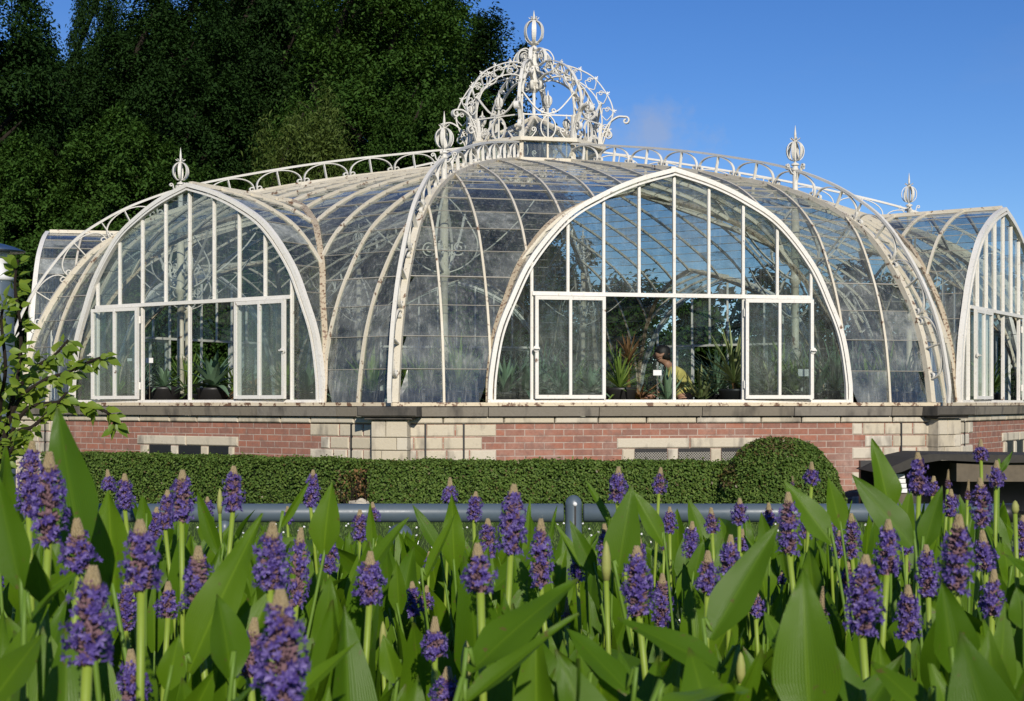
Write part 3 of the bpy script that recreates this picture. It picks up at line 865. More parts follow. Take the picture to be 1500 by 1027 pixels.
C_ = np.stack([rg.uniform(-6, 6, n_), rg.uniform(-16.4, -10, n_), GZ+rg.uniform(.03, .05, n_)], 1)
V = np.concatenate([leaf_quads(C_, rg.normal(0, .5, (n_,3))+[0,-.6,.8], .022, .022, rg) for _ in range(3)])
tag(link('clover_flowers', quads_mesh('clover_flowers', V, M['tagw'])), kind='stuff')

def sheared(name, label, cat, inside, surf, group=None, n=22000, L=.034, brown=None, core=None):
    """clipped box: leaves in a thin shell over a dark inner body"""
    P, Nn = surf(n)
    P = P + Nn*rg.uniform(-.045, .012, (len(P),1)) + rg.normal(0, .004, P.shape)
    nn = Nn*.9 + rg.normal(0, .55, P.shape) + [0,-.1,.25]
    V = leaf_quads(P, nn, L*rg.uniform(.7, 1.3, len(P)), L*.62, rg)
    mi = None
    if brown is not None: mi = (rg.uniform(size=len(P)) < brown(P)).astype(int)
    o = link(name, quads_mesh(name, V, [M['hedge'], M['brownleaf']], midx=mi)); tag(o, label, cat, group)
    c = core.build('inner_shade_core', M['hedgecore'], o)  # solid dark body standing in for the shade between the leaves
    return o
def hedge_surf(A, B, th, ztop, zl):
    A, B = np.array(A), np.array(B); d = B-A; L = np.hypot(*d); t = d/L; nrm = np.array([t[1], -t[0]])
    def f(n):
        H = ztop-GZ; ar = [L*H, L*th, th*H, th*H]; k = rg.choice(4, n, p=np.array(ar)/sum(ar))
        u, v = rg.uniform(size=n), rg.uniform(size=n)
        xy = np.zeros((n,2)); z = np.zeros(n); Nn = np.zeros((n,3))
        s = k == 0; xy[s] = A + t*(u[s]*L)[:,None]; z[s] = GZ + v[s]*H; Nn[s] = [nrm[0], nrm[1], 0]
        s = k == 1; xy[s] = A + t*(u[s]*L)[:,None] - nrm*(v[s]*th)[:,None]; z[s] = ztop; Nn[s] = [0,0,1]
        s = k == 2; xy[s] = A - nrm*(u[s]*th)[:,None]; z[s] = GZ + v[s]*H; Nn[s] = [-t[0], -t[1], 0]
        s = k == 3; xy[s] = B - nrm*(u[s]*th)[:,None]; z[s] = GZ + v[s]*H; Nn[s] = [t[0], t[1], 0]
        wob = .006*np.sin(xy[:,0]*5.1+1)+.006*np.sin(xy[:,0]*11.7+z*6)+np.where(rg.uniform(size=n)<.03, rg.uniform(0,.04,n), 0)
        P = np.column_stack([xy, z]); P += Nn*wob[:,None]
        # soft shoulders
        r = .05; 
        return P, Nn
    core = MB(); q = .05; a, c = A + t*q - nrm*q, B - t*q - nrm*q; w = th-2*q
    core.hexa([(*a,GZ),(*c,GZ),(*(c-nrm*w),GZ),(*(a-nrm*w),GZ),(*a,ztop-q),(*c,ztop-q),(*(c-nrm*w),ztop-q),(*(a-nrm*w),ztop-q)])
    return f, core
zt = -.615
pA_, pB_ = at(60, 600, 17.6), at(508, 600, 15.15)
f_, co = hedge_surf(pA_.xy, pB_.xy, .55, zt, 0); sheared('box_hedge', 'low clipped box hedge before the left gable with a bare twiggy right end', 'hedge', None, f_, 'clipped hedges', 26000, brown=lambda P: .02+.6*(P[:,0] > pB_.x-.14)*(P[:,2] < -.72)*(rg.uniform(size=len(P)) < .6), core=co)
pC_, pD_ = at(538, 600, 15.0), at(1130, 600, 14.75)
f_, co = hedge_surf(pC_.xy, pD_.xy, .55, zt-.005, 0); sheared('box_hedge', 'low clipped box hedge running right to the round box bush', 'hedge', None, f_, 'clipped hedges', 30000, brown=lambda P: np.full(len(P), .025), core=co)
# the round box bush
tc = at(1142, 590, 14.75); rx, rz_ = .68, .92; zc = -.36-rz_
def bush_surf(n):
    a = rg.uniform(0, 2*PI, n); s = rg.uniform(-.05, 1, n); r = np.sqrt(np.clip(1-s*s, 0, 1))**.8
    Nn = np.column_stack([r*np.cos(a), r*np.sin(a), s]); P = np.column_stack([tc.x+rx*Nn[:,0], tc.y+rx*Nn[:,1], zc+rz_*Nn[:,2]])
    P[:,:2] += .012*np.sin(P[:,2:3]*23+a[:,None]*5)
    return P, Nn/np.linalg.norm(Nn, axis=1, keepdims=True)
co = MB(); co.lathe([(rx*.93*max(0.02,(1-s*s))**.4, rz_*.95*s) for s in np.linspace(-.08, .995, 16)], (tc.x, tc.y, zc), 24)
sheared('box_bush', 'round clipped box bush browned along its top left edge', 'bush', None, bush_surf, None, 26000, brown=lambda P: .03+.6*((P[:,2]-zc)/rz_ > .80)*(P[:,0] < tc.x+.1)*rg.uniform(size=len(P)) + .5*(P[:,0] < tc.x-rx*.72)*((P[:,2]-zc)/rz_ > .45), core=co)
# pale stone in the gap of the hedge and bare twigs
b = MB(); c = at(527, 724, 15.0)
b.lathe([(.02,-.02),(.13,.0),(.15,.08),(.11,.16),(.03,.19)], (c.x, c.y, GZ+.0), 9)
for i, v in enumerate(b.v): b.v[i] = (v[0]+random.uniform(-.02,.02), v[1]+random.uniform(-.02,.02), v[2]+random.uniform(-.015,.015))
for i in range(len(b.v)): b.v[i] = (b.v[i][0], b.v[i][1], b.v[i][2]*1.0)
tag(b.build('field_stone', M['stone']), 'pale rough stone lying in the gap between the two low hedges', 'stone')
b = MB()
for k in range(46):
    p = Vector((c.x+random.uniform(-.12,.10), c.y+random.uniform(-.05,.35), GZ)); q = p + Vector((random.uniform(-.1,.1), random.uniform(-.1,.1), random.uniform(.25,.5)))
    mid = (p+q)/2 + Vector((random.uniform(-.06,.06), 0, .03)); b.tube([p, mid, q], [.006,.004,.002], 5)
o = b.build('bare_shrub', M['bark']); tag(o, 'bare brown twigs of a small dying shrub between the low hedges', 'shrub')
C_ = np.column_stack([c.x+rg.normal(-.02,.07,170), c.y+rg.uniform(-.02,.3,170), GZ+rg.uniform(.1,.5,170)])
link('dry_leaves', quads_mesh('dry_leaves', leaf_quads(C_, rg.normal(size=(170,3))+[0,-.5,.4], .035, .02, rg), M['dry']), o)

# ---- the rail between pond and lawn
dR = 7.6; ya = CAM.y+dR
rail = empty('pipe_rail', (at(700,HZ,dR).x, ya, GZ), 'blue grey painted steel pipe rail on low posts between the pond and the hedge', 'railing')
def inrail(mb, name, mats, smooth=False, parent=None):
    o = mb.build(name, mats, None, smooth); o.parent = parent or rail; o.location = -Vector(rail.location) if parent is None else (0,0,0); return o
zR = at(0, 751.5, dR).z; rr = .0495
xa, xb = at(-60, 0, dR).x, at(1484, 0, dR).x; xp = at(840, 0, dR).x
def pipe(mb, x0, x1, y, z, r):
    mb.tube([(x0, y, z), (x0+.006, y, z), (x1-.006, y, z), (x1, y, z)], [r-.006, r, r, r-.006], 28)
b = MB(); pipe(b, xa, xp-.052, ya, zR, rr); pipe(b, xp+.052, xb-.09, ya, zR, rr)
o = inrail(b, 'top_rail', M['rail'], True)
b = MB(); pipe(b, xb-.088, xb, ya, zR, rr*1.02); inrail(b, 'end_cap', M['black'], True)
def post(x, top, r=.044, pin=True):
    b = MB(); b.lathe([(r*1.5,GZ),(r*1.5,GZ+.015),(r,GZ+.02),(r,top-.05)] + [(r*math.cos(t), top-.05+.05*math.sin(t)) for t in np.linspace(.1, PI/2, 8)], (x, ya-.012, 0), 20)
    o = inrail(b, 'post', M['rail'], True)
    if pin:
        q = MB(); q.tube([(x+.006, ya-.012-r-.004, top-.045), (x+.006, ya-.012-r+.014, top-.045)], .011, 10); w_ = inrail(q, 'locking_pin', M['tagw'], True); 
        q = MB(); q.box(x+.002, x+.012, ya-.012-r-.0015, ya-.012-r+.02, top-.17, top-.055); inrail(q, 'slot', M['black'])
for px in (840,): post(at(px,0,dR).x, at(0, 725, dR).z)
for px in (1078, 330, 1400): post(at(px,0,dR).x, zR-.03, .040, False)
zL = at(0, 820, dR).z; xk = at(586, 0, dR).x
b = MB(); pipe(b, at(560,0,dR).x, at(690,0,dR).x, ya, zL, .042); inrail(b, 'lower_rail', M['rail'], True)
b = MB(); b.lathe([(.085,-.02),(.082,.012),(.05,.035),(.028,.05),(.026,.065)], (xk, ya-.005, zL+.02), 24); inrail(b, 'ball_foot', M['rail'], True)
b = MB(); zb = at(0, 786, dR).z; b.lathe([(.068*math.sin(t), -.068*math.cos(t)) for t in np.linspace(.02, PI-.02, 20)], (xk, ya-.005, zb), 28); inrail(b, 'ball', M['rail'], True)
b = MB(); b.lathe([(.045,GZ),(.045,zL)], (xk, ya, 0), 20); inrail(b, 'post', M['rail'], True)

# ---- low dark slab shelter on the right, before the wall
dS = 14.6; s0 = at(1290, 0, dS); sh = empty('slab_shelter', (at(1400,HZ,dS).x, s0.y, GZ), 'low dark stone slab on timber blocks over a black hollow below the right pier', 'slab')
def insh(mb, name, mat):
    o = mb.build(name, mat); o.parent = sh; o.location = -Vector(sh.location); return o
def X(px, d=dS): return at(px, 0, d).x
def Z(py, d=dS): return at(0, py, d).z
b = MB(); y0 = s0.y; prof = [(X(1288),Z(693)),(X(1310),Z(682)),(X(1335),Z(671)),(X(1362),Z(665)),(X(1520),Z(667)),(X(1640),Z(668)),(X(1640),Z(677)),(X(1460),Z(678)),(X(1380),Z(674)),(X(1350),Z(679)),(X(1322),Z(691)),(X(1300),Z(697))]
n = len(prof); b.add([(x,y0,z) for x, z in prof]+[(x,y0+1.0,z) for x, z in prof], [tuple(range(n))[::-1], tuple(range(n,2*n))] + [(i,(i+1)%n,n+(i+1)%n,n+i) for i in range(n)])
insh(b, 'cover_slab', M['dark'])
b = MB(); b.box(X(1404), X(1640), y0+.06, y0+.30, Z(706), Z(679)); insh(b, 'timber_beam', M['wood'])
b = MB(); b.box(X(1412), X(1425), y0+.40, y0+.56, GZ, Z(707)); b.box(X(1330), X(1345), y0+.45, y0+.60, GZ, Z(684)); insh(b, 'support_block', M['dark'])
b = MB(); b.box(X(1292), X(1640), y0+.9, y0+.98, GZ, Z(680)); b.box(X(1340), X(1640), y0+.1, y0+.9, GZ+.001, GZ+.02); insh(b, 'hollow_shade_backing', M['black'])  # black backing and floor sheet painted as the shade in the hollow
b = MB(); 
for k in range(4): b.box(X(1302)+.01*k, X(1337)-.006*k, y0+.2+.01*k, y0+.5, Z(724)+.05*k+.003, Z(724)+.05*k+.045)
tag(b.build('stacked_boards', M['tagw']), 'small stack of white boards lying under the dark slab', 'boards'); bpy.data.objects['stacked_boards'].location.z = 0
b = MB(); b.box(X(1296), X(1345), y0+.18, y0+.55, GZ, Z(725)); tag(b.build('wooden_crate', M['wood']), 'low grey timber crate holding the white boards under the slab', 'crate')

# ---- lamp post with a blue hood at the left edge
dL = 10.5; lp = at(-3, HZ, dL); lamp = empty('lamp_post', (lp.x, lp.y, GZ), 'blue grey lamp post with white collar and flat blue hood', 'lamp')
def inl(mb, name, mat, smooth=True):
    return mb.build(name, mat, lamp, smooth)
H = lambda py: Z(py, dL) - GZ
b = MB(); b.lathe([(.16,0),(.16,.12),(.125,.16),(.125,H(545)),(.118,H(540)),(.112,H(418)),(.10,H(412))], n=28); inl(b, 'pole', M['rail'])
b = MB(); b.lathe([(.10,H(412)),(.115,H(410)),(.115,H(403)),(.075,H(399)),(.07,H(385)),(.085,H(375)),(.08,H(368))], n=28); inl(b, 'collar', M['tagw'])
b = MB(); b.lathe([(.19,H(369)),(.196,H(368)),(.12,H(362)),(.05,H(358)),(.005,H(356))], n=32); inl(b, 'hood', M['roofblue'])

# ---- climbing shrub in front of it, left
def vine_leaf(b, P, dirv, nrm, L, W):
    d = Vector(dirv).normalized(); n = Vector(nrm); n = (n-d*n.dot(d)).normalized(); s = d.cross(n)
    vs = []; fs = []
    for t, w in ((0,.05),(.15,.62),(.35,1),(.6,.78),(.82,.34),(1,.02)):
        c = Vector(P) + d*L*t - n*L*.22*t*t
        vs += [c - s*W*.5*w + n*W*.10*w, c, c + s*W*.5*w + n*W*.10*w]
    for i in range(5): fs += [(i*3,i*3+1,i*3+4,i*3+3),(i*3+1,i*3+2,i*3+5,i*3+4)]
    b.add(vs, fs)
def shoots(name, label, base, twigs, leafL, mat, seed, dens=9):
    rr = random.Random(seed); root = empty(name, base, label, 'shrub'); st = MB(); lf = MB(); o = Vector(base)
    for tw in twigs:
        P = [Vector(x)-o for x in catmull([tuple(q) for q in tw], 6)]
        st.tube(P, [.011*(1-.75*i/len(P))+.002 for i in range(len(P))], 6)
        L = sum((P[i+1]-P[i]).length for i in range(len(P)-1)); n = max(5, int(L*dens*2))
        for k in range(n):
            u = (k+.5)/n
            if u < .12: continue
            i = min(int(u*(len(P)-1)), len(P)-2); q = P[i].lerp(P[i+1], u*(len(P)-1)-i); ax = (P[i+1]-P[i]).normalized()
            d = Vector((rr.uniform(-1,1), rr.uniform(-.7,.5), rr.uniform(-.9,.35))) + ax*.5
            nrm = Vector((rr.uniform(-.7,.3), rr.uniform(-1,-.2), rr.uniform(.1,1)))
            l = leafL*rr.uniform(.7,1.25); e = q + d.normalized()*.02
            st.tube([q, e], [.0016,.0012], 4); vine_leaf(lf, e, d, nrm, l, l*.62)
    st.build('twigs', M['bark'], root); lf.build('leaves', mat, root, True); return root
dV = 6.4
def V3(px, py, d=dV): return at(px, py, d)
base = V3(-20, 700, dV); base.z = GZ
b0 = V3(-5, 720)
tw = [[base, b0, V3(10,620), V3(28,540), V3(30,480), V3(22,420), V3(26,380)],
      [base, b0, V3(20,600), V3(60,560), V3(100,545), V3(130,530), V3(152,522)],
      [base, b0, V3(30,610), V3(80,590), V3(120,592), V3(160,606), V3(172,628)],
      [base, b0, V3(0,600), V3(8,540,6.2), V3(2,470,6.2), V3(8,440,6.2)], [base, b0, V3(18,590,6.6), V3(52,540,6.6), V3(80,520,6.6), V3(100,498,6.6)],
      [base, b0, V3(20,640,6.3), V3(48,625,6.3), V3(75,600,6.3), V3(98,575,6.3)], [base, b0, V3(14,665,6.2), V3(25,650,6.2), V3(40,640,6.2)],
      [base, V3(-20,640), V3(-8,560), V3(10,570,6.5), V3(40,575,6.5), V3(66,556,6.5)]]
shoots('leafy_shrub', 'leafy shrub with arching yellow green shoots at the left edge beside the lamp post', base, tw, .058, M['vine'], 4, 22)
# ------------------------------------------------------------------ trees behind
def crown_points(rng, n, nclump, flat=.55, shell=.62, taper=0.):
    """leaf positions in a unit ball, gathered in flattened clumps near its surface"""
    u = rng.normal(size=(nclump,3)); u /= np.linalg.norm(u, axis=1, keepdims=True)
    rad = rng.uniform(shell, 1., nclump)**.6; C = u*rad[:,None]
    size = rng.uniform(.11, .25, nclump)
    k = rng.integers(0, nclump, n); g = rng.normal(size=(n,3))*.55; g[:,2] *= flat
    P = C[k] + g*size[k][:,None]; P[:,2] -= .25*(g[:,0]**2+g[:,1]**2)*size[k]
    if taper:
        s = np.clip(1-taper*(P[:,2]+1)/2, .12, 1); P[:,:2] *= s[:,None]
    Nn = P*.35 + rng.normal(size=(n,3))*.45 + [0,-.05,.75]
    return P, Nn
def crown_mesh(name, seed, n, nclump, L, mat, flat=.55, shell=.5, taper=0., W=.5, scale=(1,1,1)):
    rng = np.random.default_rng(seed); P, Nn = crown_points(rng, n, nclump, flat, shell, taper)
    P = P*np.array(scale); Nn = Nn*np.array([1,1,1.])
    return quads_mesh(name, leaf_quads(P, Nn, L*rng.uniform(.6,1.4,n), L*W*rng.uniform(.7,1.3,n), rng), mat)
def trunk_mesh(seed, H, r, spread):
    rr = random.Random(seed); b = MB()
    b.tube([(0,0,0),(.05*H*.1,0,H*.3),(rr.uniform(-.3,.3),0,H*.7),(0,0,H)], [r,r*.75,r*.5,r*.15], 10)
    for k in range(11):
        a = rr.uniform(0, 2*PI); z = H*rr.uniform(.25,.85); l = spread*rr.uniform(.5,.95)
        b.tube([(0,0,z),(l*.5*math.cos(a),l*.5*math.sin(a),z+l*.35),(l*math.cos(a),l*math.sin(a),z+l*.55)], [r*.32,r*.2,r*.04], 6)
    return b
TREES = [  # centre px, top py, half width px, depth, foliage, lowest z, label
 (-45,-190,125,45,'tree1',1.5,'dark tree at the far left with sky showing right of its tip'),
 (105,58,100,52,'tree1',-.9,'lower dark tree under the patch of sky at upper left','a'),
 (250,-90,135,50,'tree1',-.6,'tall dark broad tree above the left finial','a'),
 (400,-120,110,57,'tree1',0,'deep green tree in shade between the two tallest ones','a'),
 (555,-150,150,49,'tree2',-.3,'tallest bright green tree left of the crown','b'),
 (698,8,112,55,'tree1',0,'dark tree whose edge meets the blue sky behind the crown','a'),
 (445,128,98,42,'tree3',-1,'feathery yellow green tree above the left gable','c'),
 (620,110,92,43.5,'tree2',-1,'mid green tree behind the left hip cresting','b'),
 (180,150,112,43,'tree2',-1,'dark bushy tree behind the left gable finial','b'),
 (40,190,105,43,'tree2',-1,'dark bushy tree behind the far left gable','b'),
 (315,235,92,41,'tree2',-1,'low green tree behind the tip of the left gable','b'),
 (530,262,100,41,'tree1',-1,'low dark tree behind the left roof slope','b'),
 (330,-150,125,62,'tree1',0,'tall dark tree behind the broad one above the left finial','a'),
 (480,-150,120,63,'tree1',0,'tall dark tree far behind the bright green one','a'),
 (640,-40,95,60,'tree1',0,'dark tree whose top rises left of the crown orb','a'),
 (150,-60,60,64,'tree1',0,'slim dark tree right of the patch of sky','a'),
 (60,75,150,67,'tree1',0,'far dark tree below the patch of sky at upper left','a'),
 (230,10,140,68,'tree1',0,'far dark tree filling the gap above the left gable','a'),
 (385,-60,150,70,'tree1',0,'far dark tree behind the shaded one above the left gable','a'),
 (520,-80,150,71,'tree1',0,'far dark tree behind the bright green one','a'),
 (-70,30,130,66,'tree1',0,'far dark tree at the left edge of the wood','a'),
 (655,95,120,69,'tree1',0,'far dark tree behind the crown base','a'),
 (735,215,95,44,'tree1',-1,'low dark tree seen through the crown base','b'),
]
BUSHES = [(-60,330,100,39,'tree1','dark shrub at the far left behind the leafy shoots'),(840,370,95,45,'tree1','dark shrub behind the glass left of the open doorway'),(960,412,105,45,'tree2','green shrub seen through the open middle gable'),
 (1090,402,110,46,'tree1','dark shrub seen through the right casement'),(1220,392,110,45,'tree1','dark shrub behind the right foot of the middle gable'),(1345,385,100,46,'tree1','dark shrub behind the right hip'),(1470,372,100,46,'tree1','dark shrub behind the right gable'),(1600,385,110,46,'tree2','green shrub beyond the right gable')]
vars_ = {}; VZ = dict(a=2.2, b=1.8, t=2.2, c=1.6, bush=1.)
def crown_for(fol, kind):
    key = (fol, kind)
    if key not in vars_:
        sd = len(vars_)*17+5
        if kind == 'c': vars_[key] = crown_mesh('crown', sd, 42000, 150, .075, M[fol], .7, .35, .2, .24, (1,1,1.6))
        elif kind == 'bush': vars_[key] = crown_mesh('crown', sd, 14000, 70, .09, M[fol], .7, .40, 0, .5)
        else: vars_[key] = crown_mesh('crown', sd, {'a':105000,'b':80000,'t':130000}[kind], {'a':230,'b':180,'t':260}[kind], {'a':.046,'b':.054,'t':.038}[kind], M[fol], .3, .40, {'a':.0,'b':.12,'t':.1}[kind], .5, (1,1,VZ[kind]))
    return vars_[key]
tr = random.Random(2); tmesh = trunk_mesh(1, 1.0, .03, .35).mesh('trunk', M['bark'], True)
def plant_tree(px, top, hw, d, fol, zlow, label, kind, name, group, cat):
    c = at(px, top, d); zt_ = c.z; r = hw/F*d
    root = empty(name, (c.x, c.y, GZ), label, cat, group, 0)
    H = zt_-GZ; zc_ = (zt_+zlow)/2-GZ
    t = link('trunk', tmesh, root); t.scale = (H*.55, H*.55, H*.93)
    cr_ = link('crown', crown_for(fol, kind), root); cr_.location = (0,0,zc_); cr_.rotation_euler.z = tr.uniform(0, 6.28); cr_.scale = (r/.93, r/.93, (zt_-zlow)/2/.95/VZ[kind])
    return root
for px, top, hw, d, fol, zl, lab, *k in TREES:
    kind = k[0] if k else 'a'
    if hw >= 130: kind = 't'
    plant_tree(px, top, hw, d, fol, zl, lab, kind, 'tree', 'trees behind the greenhouse', 'tree')
for px, top, hw, d, fol, lab in BUSHES:
    plant_tree(px, top, hw, d, fol, GZ+.1, lab, 'bush', 'shrub', 'shrubs behind the greenhouse', 'shrub')
# far woodland closing the view low down behind everything
rgw = np.random.default_rng(8); n_ = 30000
xs = rgw.uniform(-42, 46, n_); hh = np.where(xs < 2, 6.5, 3.6) + .8*np.sin(xs*.7) + .5*np.sin(xs*1.9)
P = np.column_stack([xs, 36+rgw.normal(0,1.2,n_), GZ+hh*rgw.uniform(0,1,n_)**.8])
tag(link('far_woodland', quads_mesh('far_woodland', leaf_quads(P, rgw.normal(size=(n_,3))*.5+[0,-.4,.6], .42, .24, rgw), M['tree1'])), kind='stuff')

# unseen wood added behind the camera so that the panes mirror green
n_ = 36000; xs = rgw.uniform(-80, 80, n_); hh = 15 + 2.5*np.sin(xs*.21) + 1.5*np.sin(xs*.57+1)
P = np.column_stack([xs, -78+rgw.normal(0,2.5,n_), GZ+hh*rgw.uniform(0,1,n_)**.85])
tag(link('added_reflection_wood', quads_mesh('added_reflection_wood', leaf_quads(P, rgw.normal(size=(n_,3))*.5+[0,.4,.6], .9, .55, rgw), M['tree2'])), kind='stuff')

# ------------------------------------------------------------------ plants inside
def blade(b, base, az, el0, L, W, curve, seg=7, fold=.25, mat=0, belly=.35):
    """one strap leaf: leaves base at azimuth az, elevation el0, bending by curve"""
    P = Vector(base); el = el0; vs = []; fs = []; sd = Vector((-math.sin(az), math.cos(az), 0))
    for i in range(seg+1):
        t = i/seg; w = W*.5*(.55+.45*math.sin(min(1, t/belly)*PI/2)) * (1-t**2.2) + .0015
        d = Vector((math.cos(az)*math.cos(el), math.sin(az)*math.cos(el), math.sin(el))); n = sd.cross(d)*-1
        if n.z < 0 and abs(el) < 1.4: n = -n
        vs += [P - sd*w + n*w*fold, P, P + sd*w + n*w*fold]
        P = P + d*(L/seg); el -= curve/seg
    for i in range(seg): fs += [(i*3,i*3+1,i*3+4,i*3+3),(i*3+1,i*3+2,i*3+5,i*3+4)]
    b.add(vs, fs, mat)
def rosette(kind, seed):
    rr = random.Random(seed); b = MB()
    if kind == 'agave':
        for i in range(24):
            u = i/24; blade(b, (0,0,.02+.03*u), i*2.4+rr.uniform(-.2,.2), .15+1.25*u+rr.uniform(-.1,.1), rr.uniform(.42,.55)*(1-.15*u), .095, .35-.5*(u<.3)*-1, fold=.35)
    elif kind == 'yucca':
        for i in range(64):
            u = i/64; blade(b, (0,0,.05*u), i*2.4+rr.uniform(-.3,.3), -.25+1.75*u+rr.uniform(-.2,.2), rr.uniform(.42,.62), .030, rr.uniform(.1,.5), 6, .2)
    elif kind == 'grassy':
        for i in range(80):
            u = rr.random(); blade(b, (rr.uniform(-.04,.04),rr.uniform(-.04,.04),0), rr.uniform(0,6.28), .35+1.1*u, rr.uniform(.35,.7), .022, rr.uniform(.5,1.3), 7, .15)
    elif kind == 'aloe':
        for i in range(16):
            u = i/16; blade(b, (0,0,.0), i*2.4, .5+.9*u+rr.uniform(-.1,.1), rr.uniform(.35,.6), .06, rr.uniform(-.1,.25), 6, .5)
    elif kind == 'dry':
        for i in range(44):
            blade(b, (0,0,.05), rr.uniform(0,6.28), rr.uniform(-.5,.9), rr.uniform(.2,.36), .03, rr.uniform(.2,1.4), 6, .3)
    return b
RM = {}
def ros(kind, mat):
    if (kind, mat) not in RM: RM[(kind, mat)] = rosette(kind, len(RM)*3+1).mesh('leaves', M[mat])
    return RM[(kind, mat)]
pb = MB(); pb.lathe([(.15,0),(.155,.0),(.19,.20),(.20,.215),(.20,.245),(.185,.245),(.18,.215)], n=24); POT = pb.mesh('pot', M['black'], True)
pb = MB(); pb.lathe([(.001,.214),(.182,.215)], n=20); SOIL = pb.mesh('soil', M['soil'])
def stem_mesh(h):
    b_ = MB(); b_.tube([(0,0,0),(.01,0,h*.5),(0,.01,h)], [.03,.025,.028], 8); return b_.mesh('stem', M['dry'])
BZ = -.07
IN = [
 (275,20.5,.8,'yucca','yucca',.9,0,BZ,'spiky green plant standing behind the two agaves of the left gable'),(205,19.9,.8,'grassy','agave',.8,0,BZ,'grassy plant left of the white tag in the left gable'),
 (345,20.2,.8,'grassy','yucca',.9,0,BZ,'grassy plant right of the big blue green agave'),(600,18.4,.8,'aloe','yucca',1.1,0,BZ,'upright plant directly right of the front hip foot'),
 (700,18.2,.8,'grassy','agave',1.1,0,BZ,'arching plant between front dome panes and middle gable'),(795,18.6,.8,'yucca','agave',1.0,0,BZ,'dark yucca behind the left casement of the middle gable'),
 (846,18.8,.8,'grassy','yucca',.9,0,BZ,'grassy plant behind the mullion of the left casement'),(1050,19.4,.8,'grassy','agave',1.1,0,BZ,'dark grassy plant left of the variegated yucca'),
 (1145,19.6,.8,'yucca','yucca',1.1,0,BZ,'green yucca deeper behind the right casement'),(1195,18.6,.8,'aloe','agave',1.1,0,BZ,'grey aloe beside the large white tag'),
 (1250,19.2,.8,'yucca','agave',1.0,0,BZ,'dark yucca right of the middle gable arch'),(1300,19.3,.8,'aloe','yucca',1.2,0,BZ,'tall green blades behind the right dome panes'), # px of centre, depth, pot scale, leaf kind, material, leaf scale, stem height, base z, label
 (240,19.2,1.15,'agave','agave',.62,0,BZ,'slim agave in a wide black pot behind the white name tag in the left gable'),
 (312,18.9,1.1,'agave','agave',1.0,0,BZ,'big blue green agave in a black pot in the open left gable'),
 (372,19.0,.8,'dry','dry',1.1,0,BZ,'dried brown plant behind the right casement of the left gable'),
 (451,18.2,.8,'agave','agave',.8,0,BZ,'blue agave at the right foot of the left gable'),
 (170,19.6,.8,'aloe','yucca',.8,0,BZ,'small aloe behind the left casement of the left gable'),
 (508,18.3,.9,'grassy','yucca',.75,0,BZ,'grassy plant with thin blades right of the left gable'),
 (545,18.0,.9,'aloe','yucca',1.15,0,BZ,'tall upright yellow green plant left of the front hip'),
 (620,17.3,1.0,'grassy','yucca',1.0,0,BZ,'dense yellow green grassy plant right of the front hip'),
 (672,17.2,.9,'yucca','yucca',1.0,0,BZ,'spiky green plant left of the big middle gable'),
 (740,17.0,.8,'aloe','agave',.95,0,BZ,'pale broad bladed plant at the left foot of the middle gable'),
 (770,17.4,.8,'agave','agave',.9,0,BZ,'grey agave behind the left jamb of the middle gable'),
 (822,17.6,.8,'aloe','agave',.9,0,BZ,'upright aloe behind the left casement of the middle gable'),
 (866,17.6,.8,'agave','agave',.7,0,BZ,'low rosette behind the streaked pane of the middle gable'),
 (908,17.7,1.05,'yucca','yucca',.82,0,BZ,'green yucca in a black pot at the left of the middle opening'),
 (921,18.9,.8,'yucca','dry',.6,.42,BZ,'red tipped yucca on a bare stem behind the green yucca'),
 (938,17.9,.8,'dry','dry',1.0,0,BZ-.12,'dead brown bromeliad sprawling beside the green yucca'),
 (978,18.2,.8,'aloe','agave',.75,0,BZ-.1,'dark aloe beside the name tag before the person'),
 (1075,18.0,1.0,'yucca','varieg',1.02,.10,BZ,'variegated yucca with pale striped blades in the right of the opening'),
 (1028,18.4,.8,'aloe','varieg',.8,0,BZ-.1,'snake plant with yellow edged upright blades right of the person'),
 (1125,18.3,.9,'grassy','varieg',1.0,0,BZ,'striped grassy plant behind the right casement'),
 (1165,18.8,.9,'aloe','yucca',1.25,0,BZ,'tall green plant before the inner column at right'),
 (1225,18.5,.9,'yucca','agave',1.1,0,BZ,'dark spiky plant at the right foot of the middle gable'),
 (1275,18.7,.9,'aloe','yucca',.9,0,BZ,'green upright plant behind the right dome panes'),
 (1325,18.9,.9,'grassy','agave',1.0,0,BZ,'arching dark plant beside the right hip'),
 (1450,21.2,.9,'grassy','yucca',1.0,0,BZ,'green grassy plant behind the right gable'),
 (1105,26.5,1.,'yucca','agave',1.2,0,BZ,'far dark yucca seen deep inside right of the opening'),
 (700,26.8,1.,'grassy','yucca',1.3,0,BZ,'far grassy plant deep inside behind the front dome panes'),
 (420,27.0,1.,'yucca','yucca',1.2,0,BZ,'far spiky plant deep inside behind the left gable'),
]
ir = random.Random(9)
for px, d, ps, kd, mt, ls, sh_, bz, lab in IN:
    c = at(px, HZ, d); root = empty('potted_plant', (c.x, c.y, bz), lab, 'potted plant', 'potted plants inside the greenhouse', ir.uniform(0,6.28))
    p = link('pot', POT, root); p.scale = (ps, ps, ps); s_ = link('soil', SOIL, p)
    z0 = .215*ps
    if sh_: t = link('stem', stem_mesh(sh_), root); t.location.z = z0
    l = link('leaves', ros(kd, mt), root); l.location.z = z0+sh_; ls *= 1.22; l.scale = (ls, ls, ls)
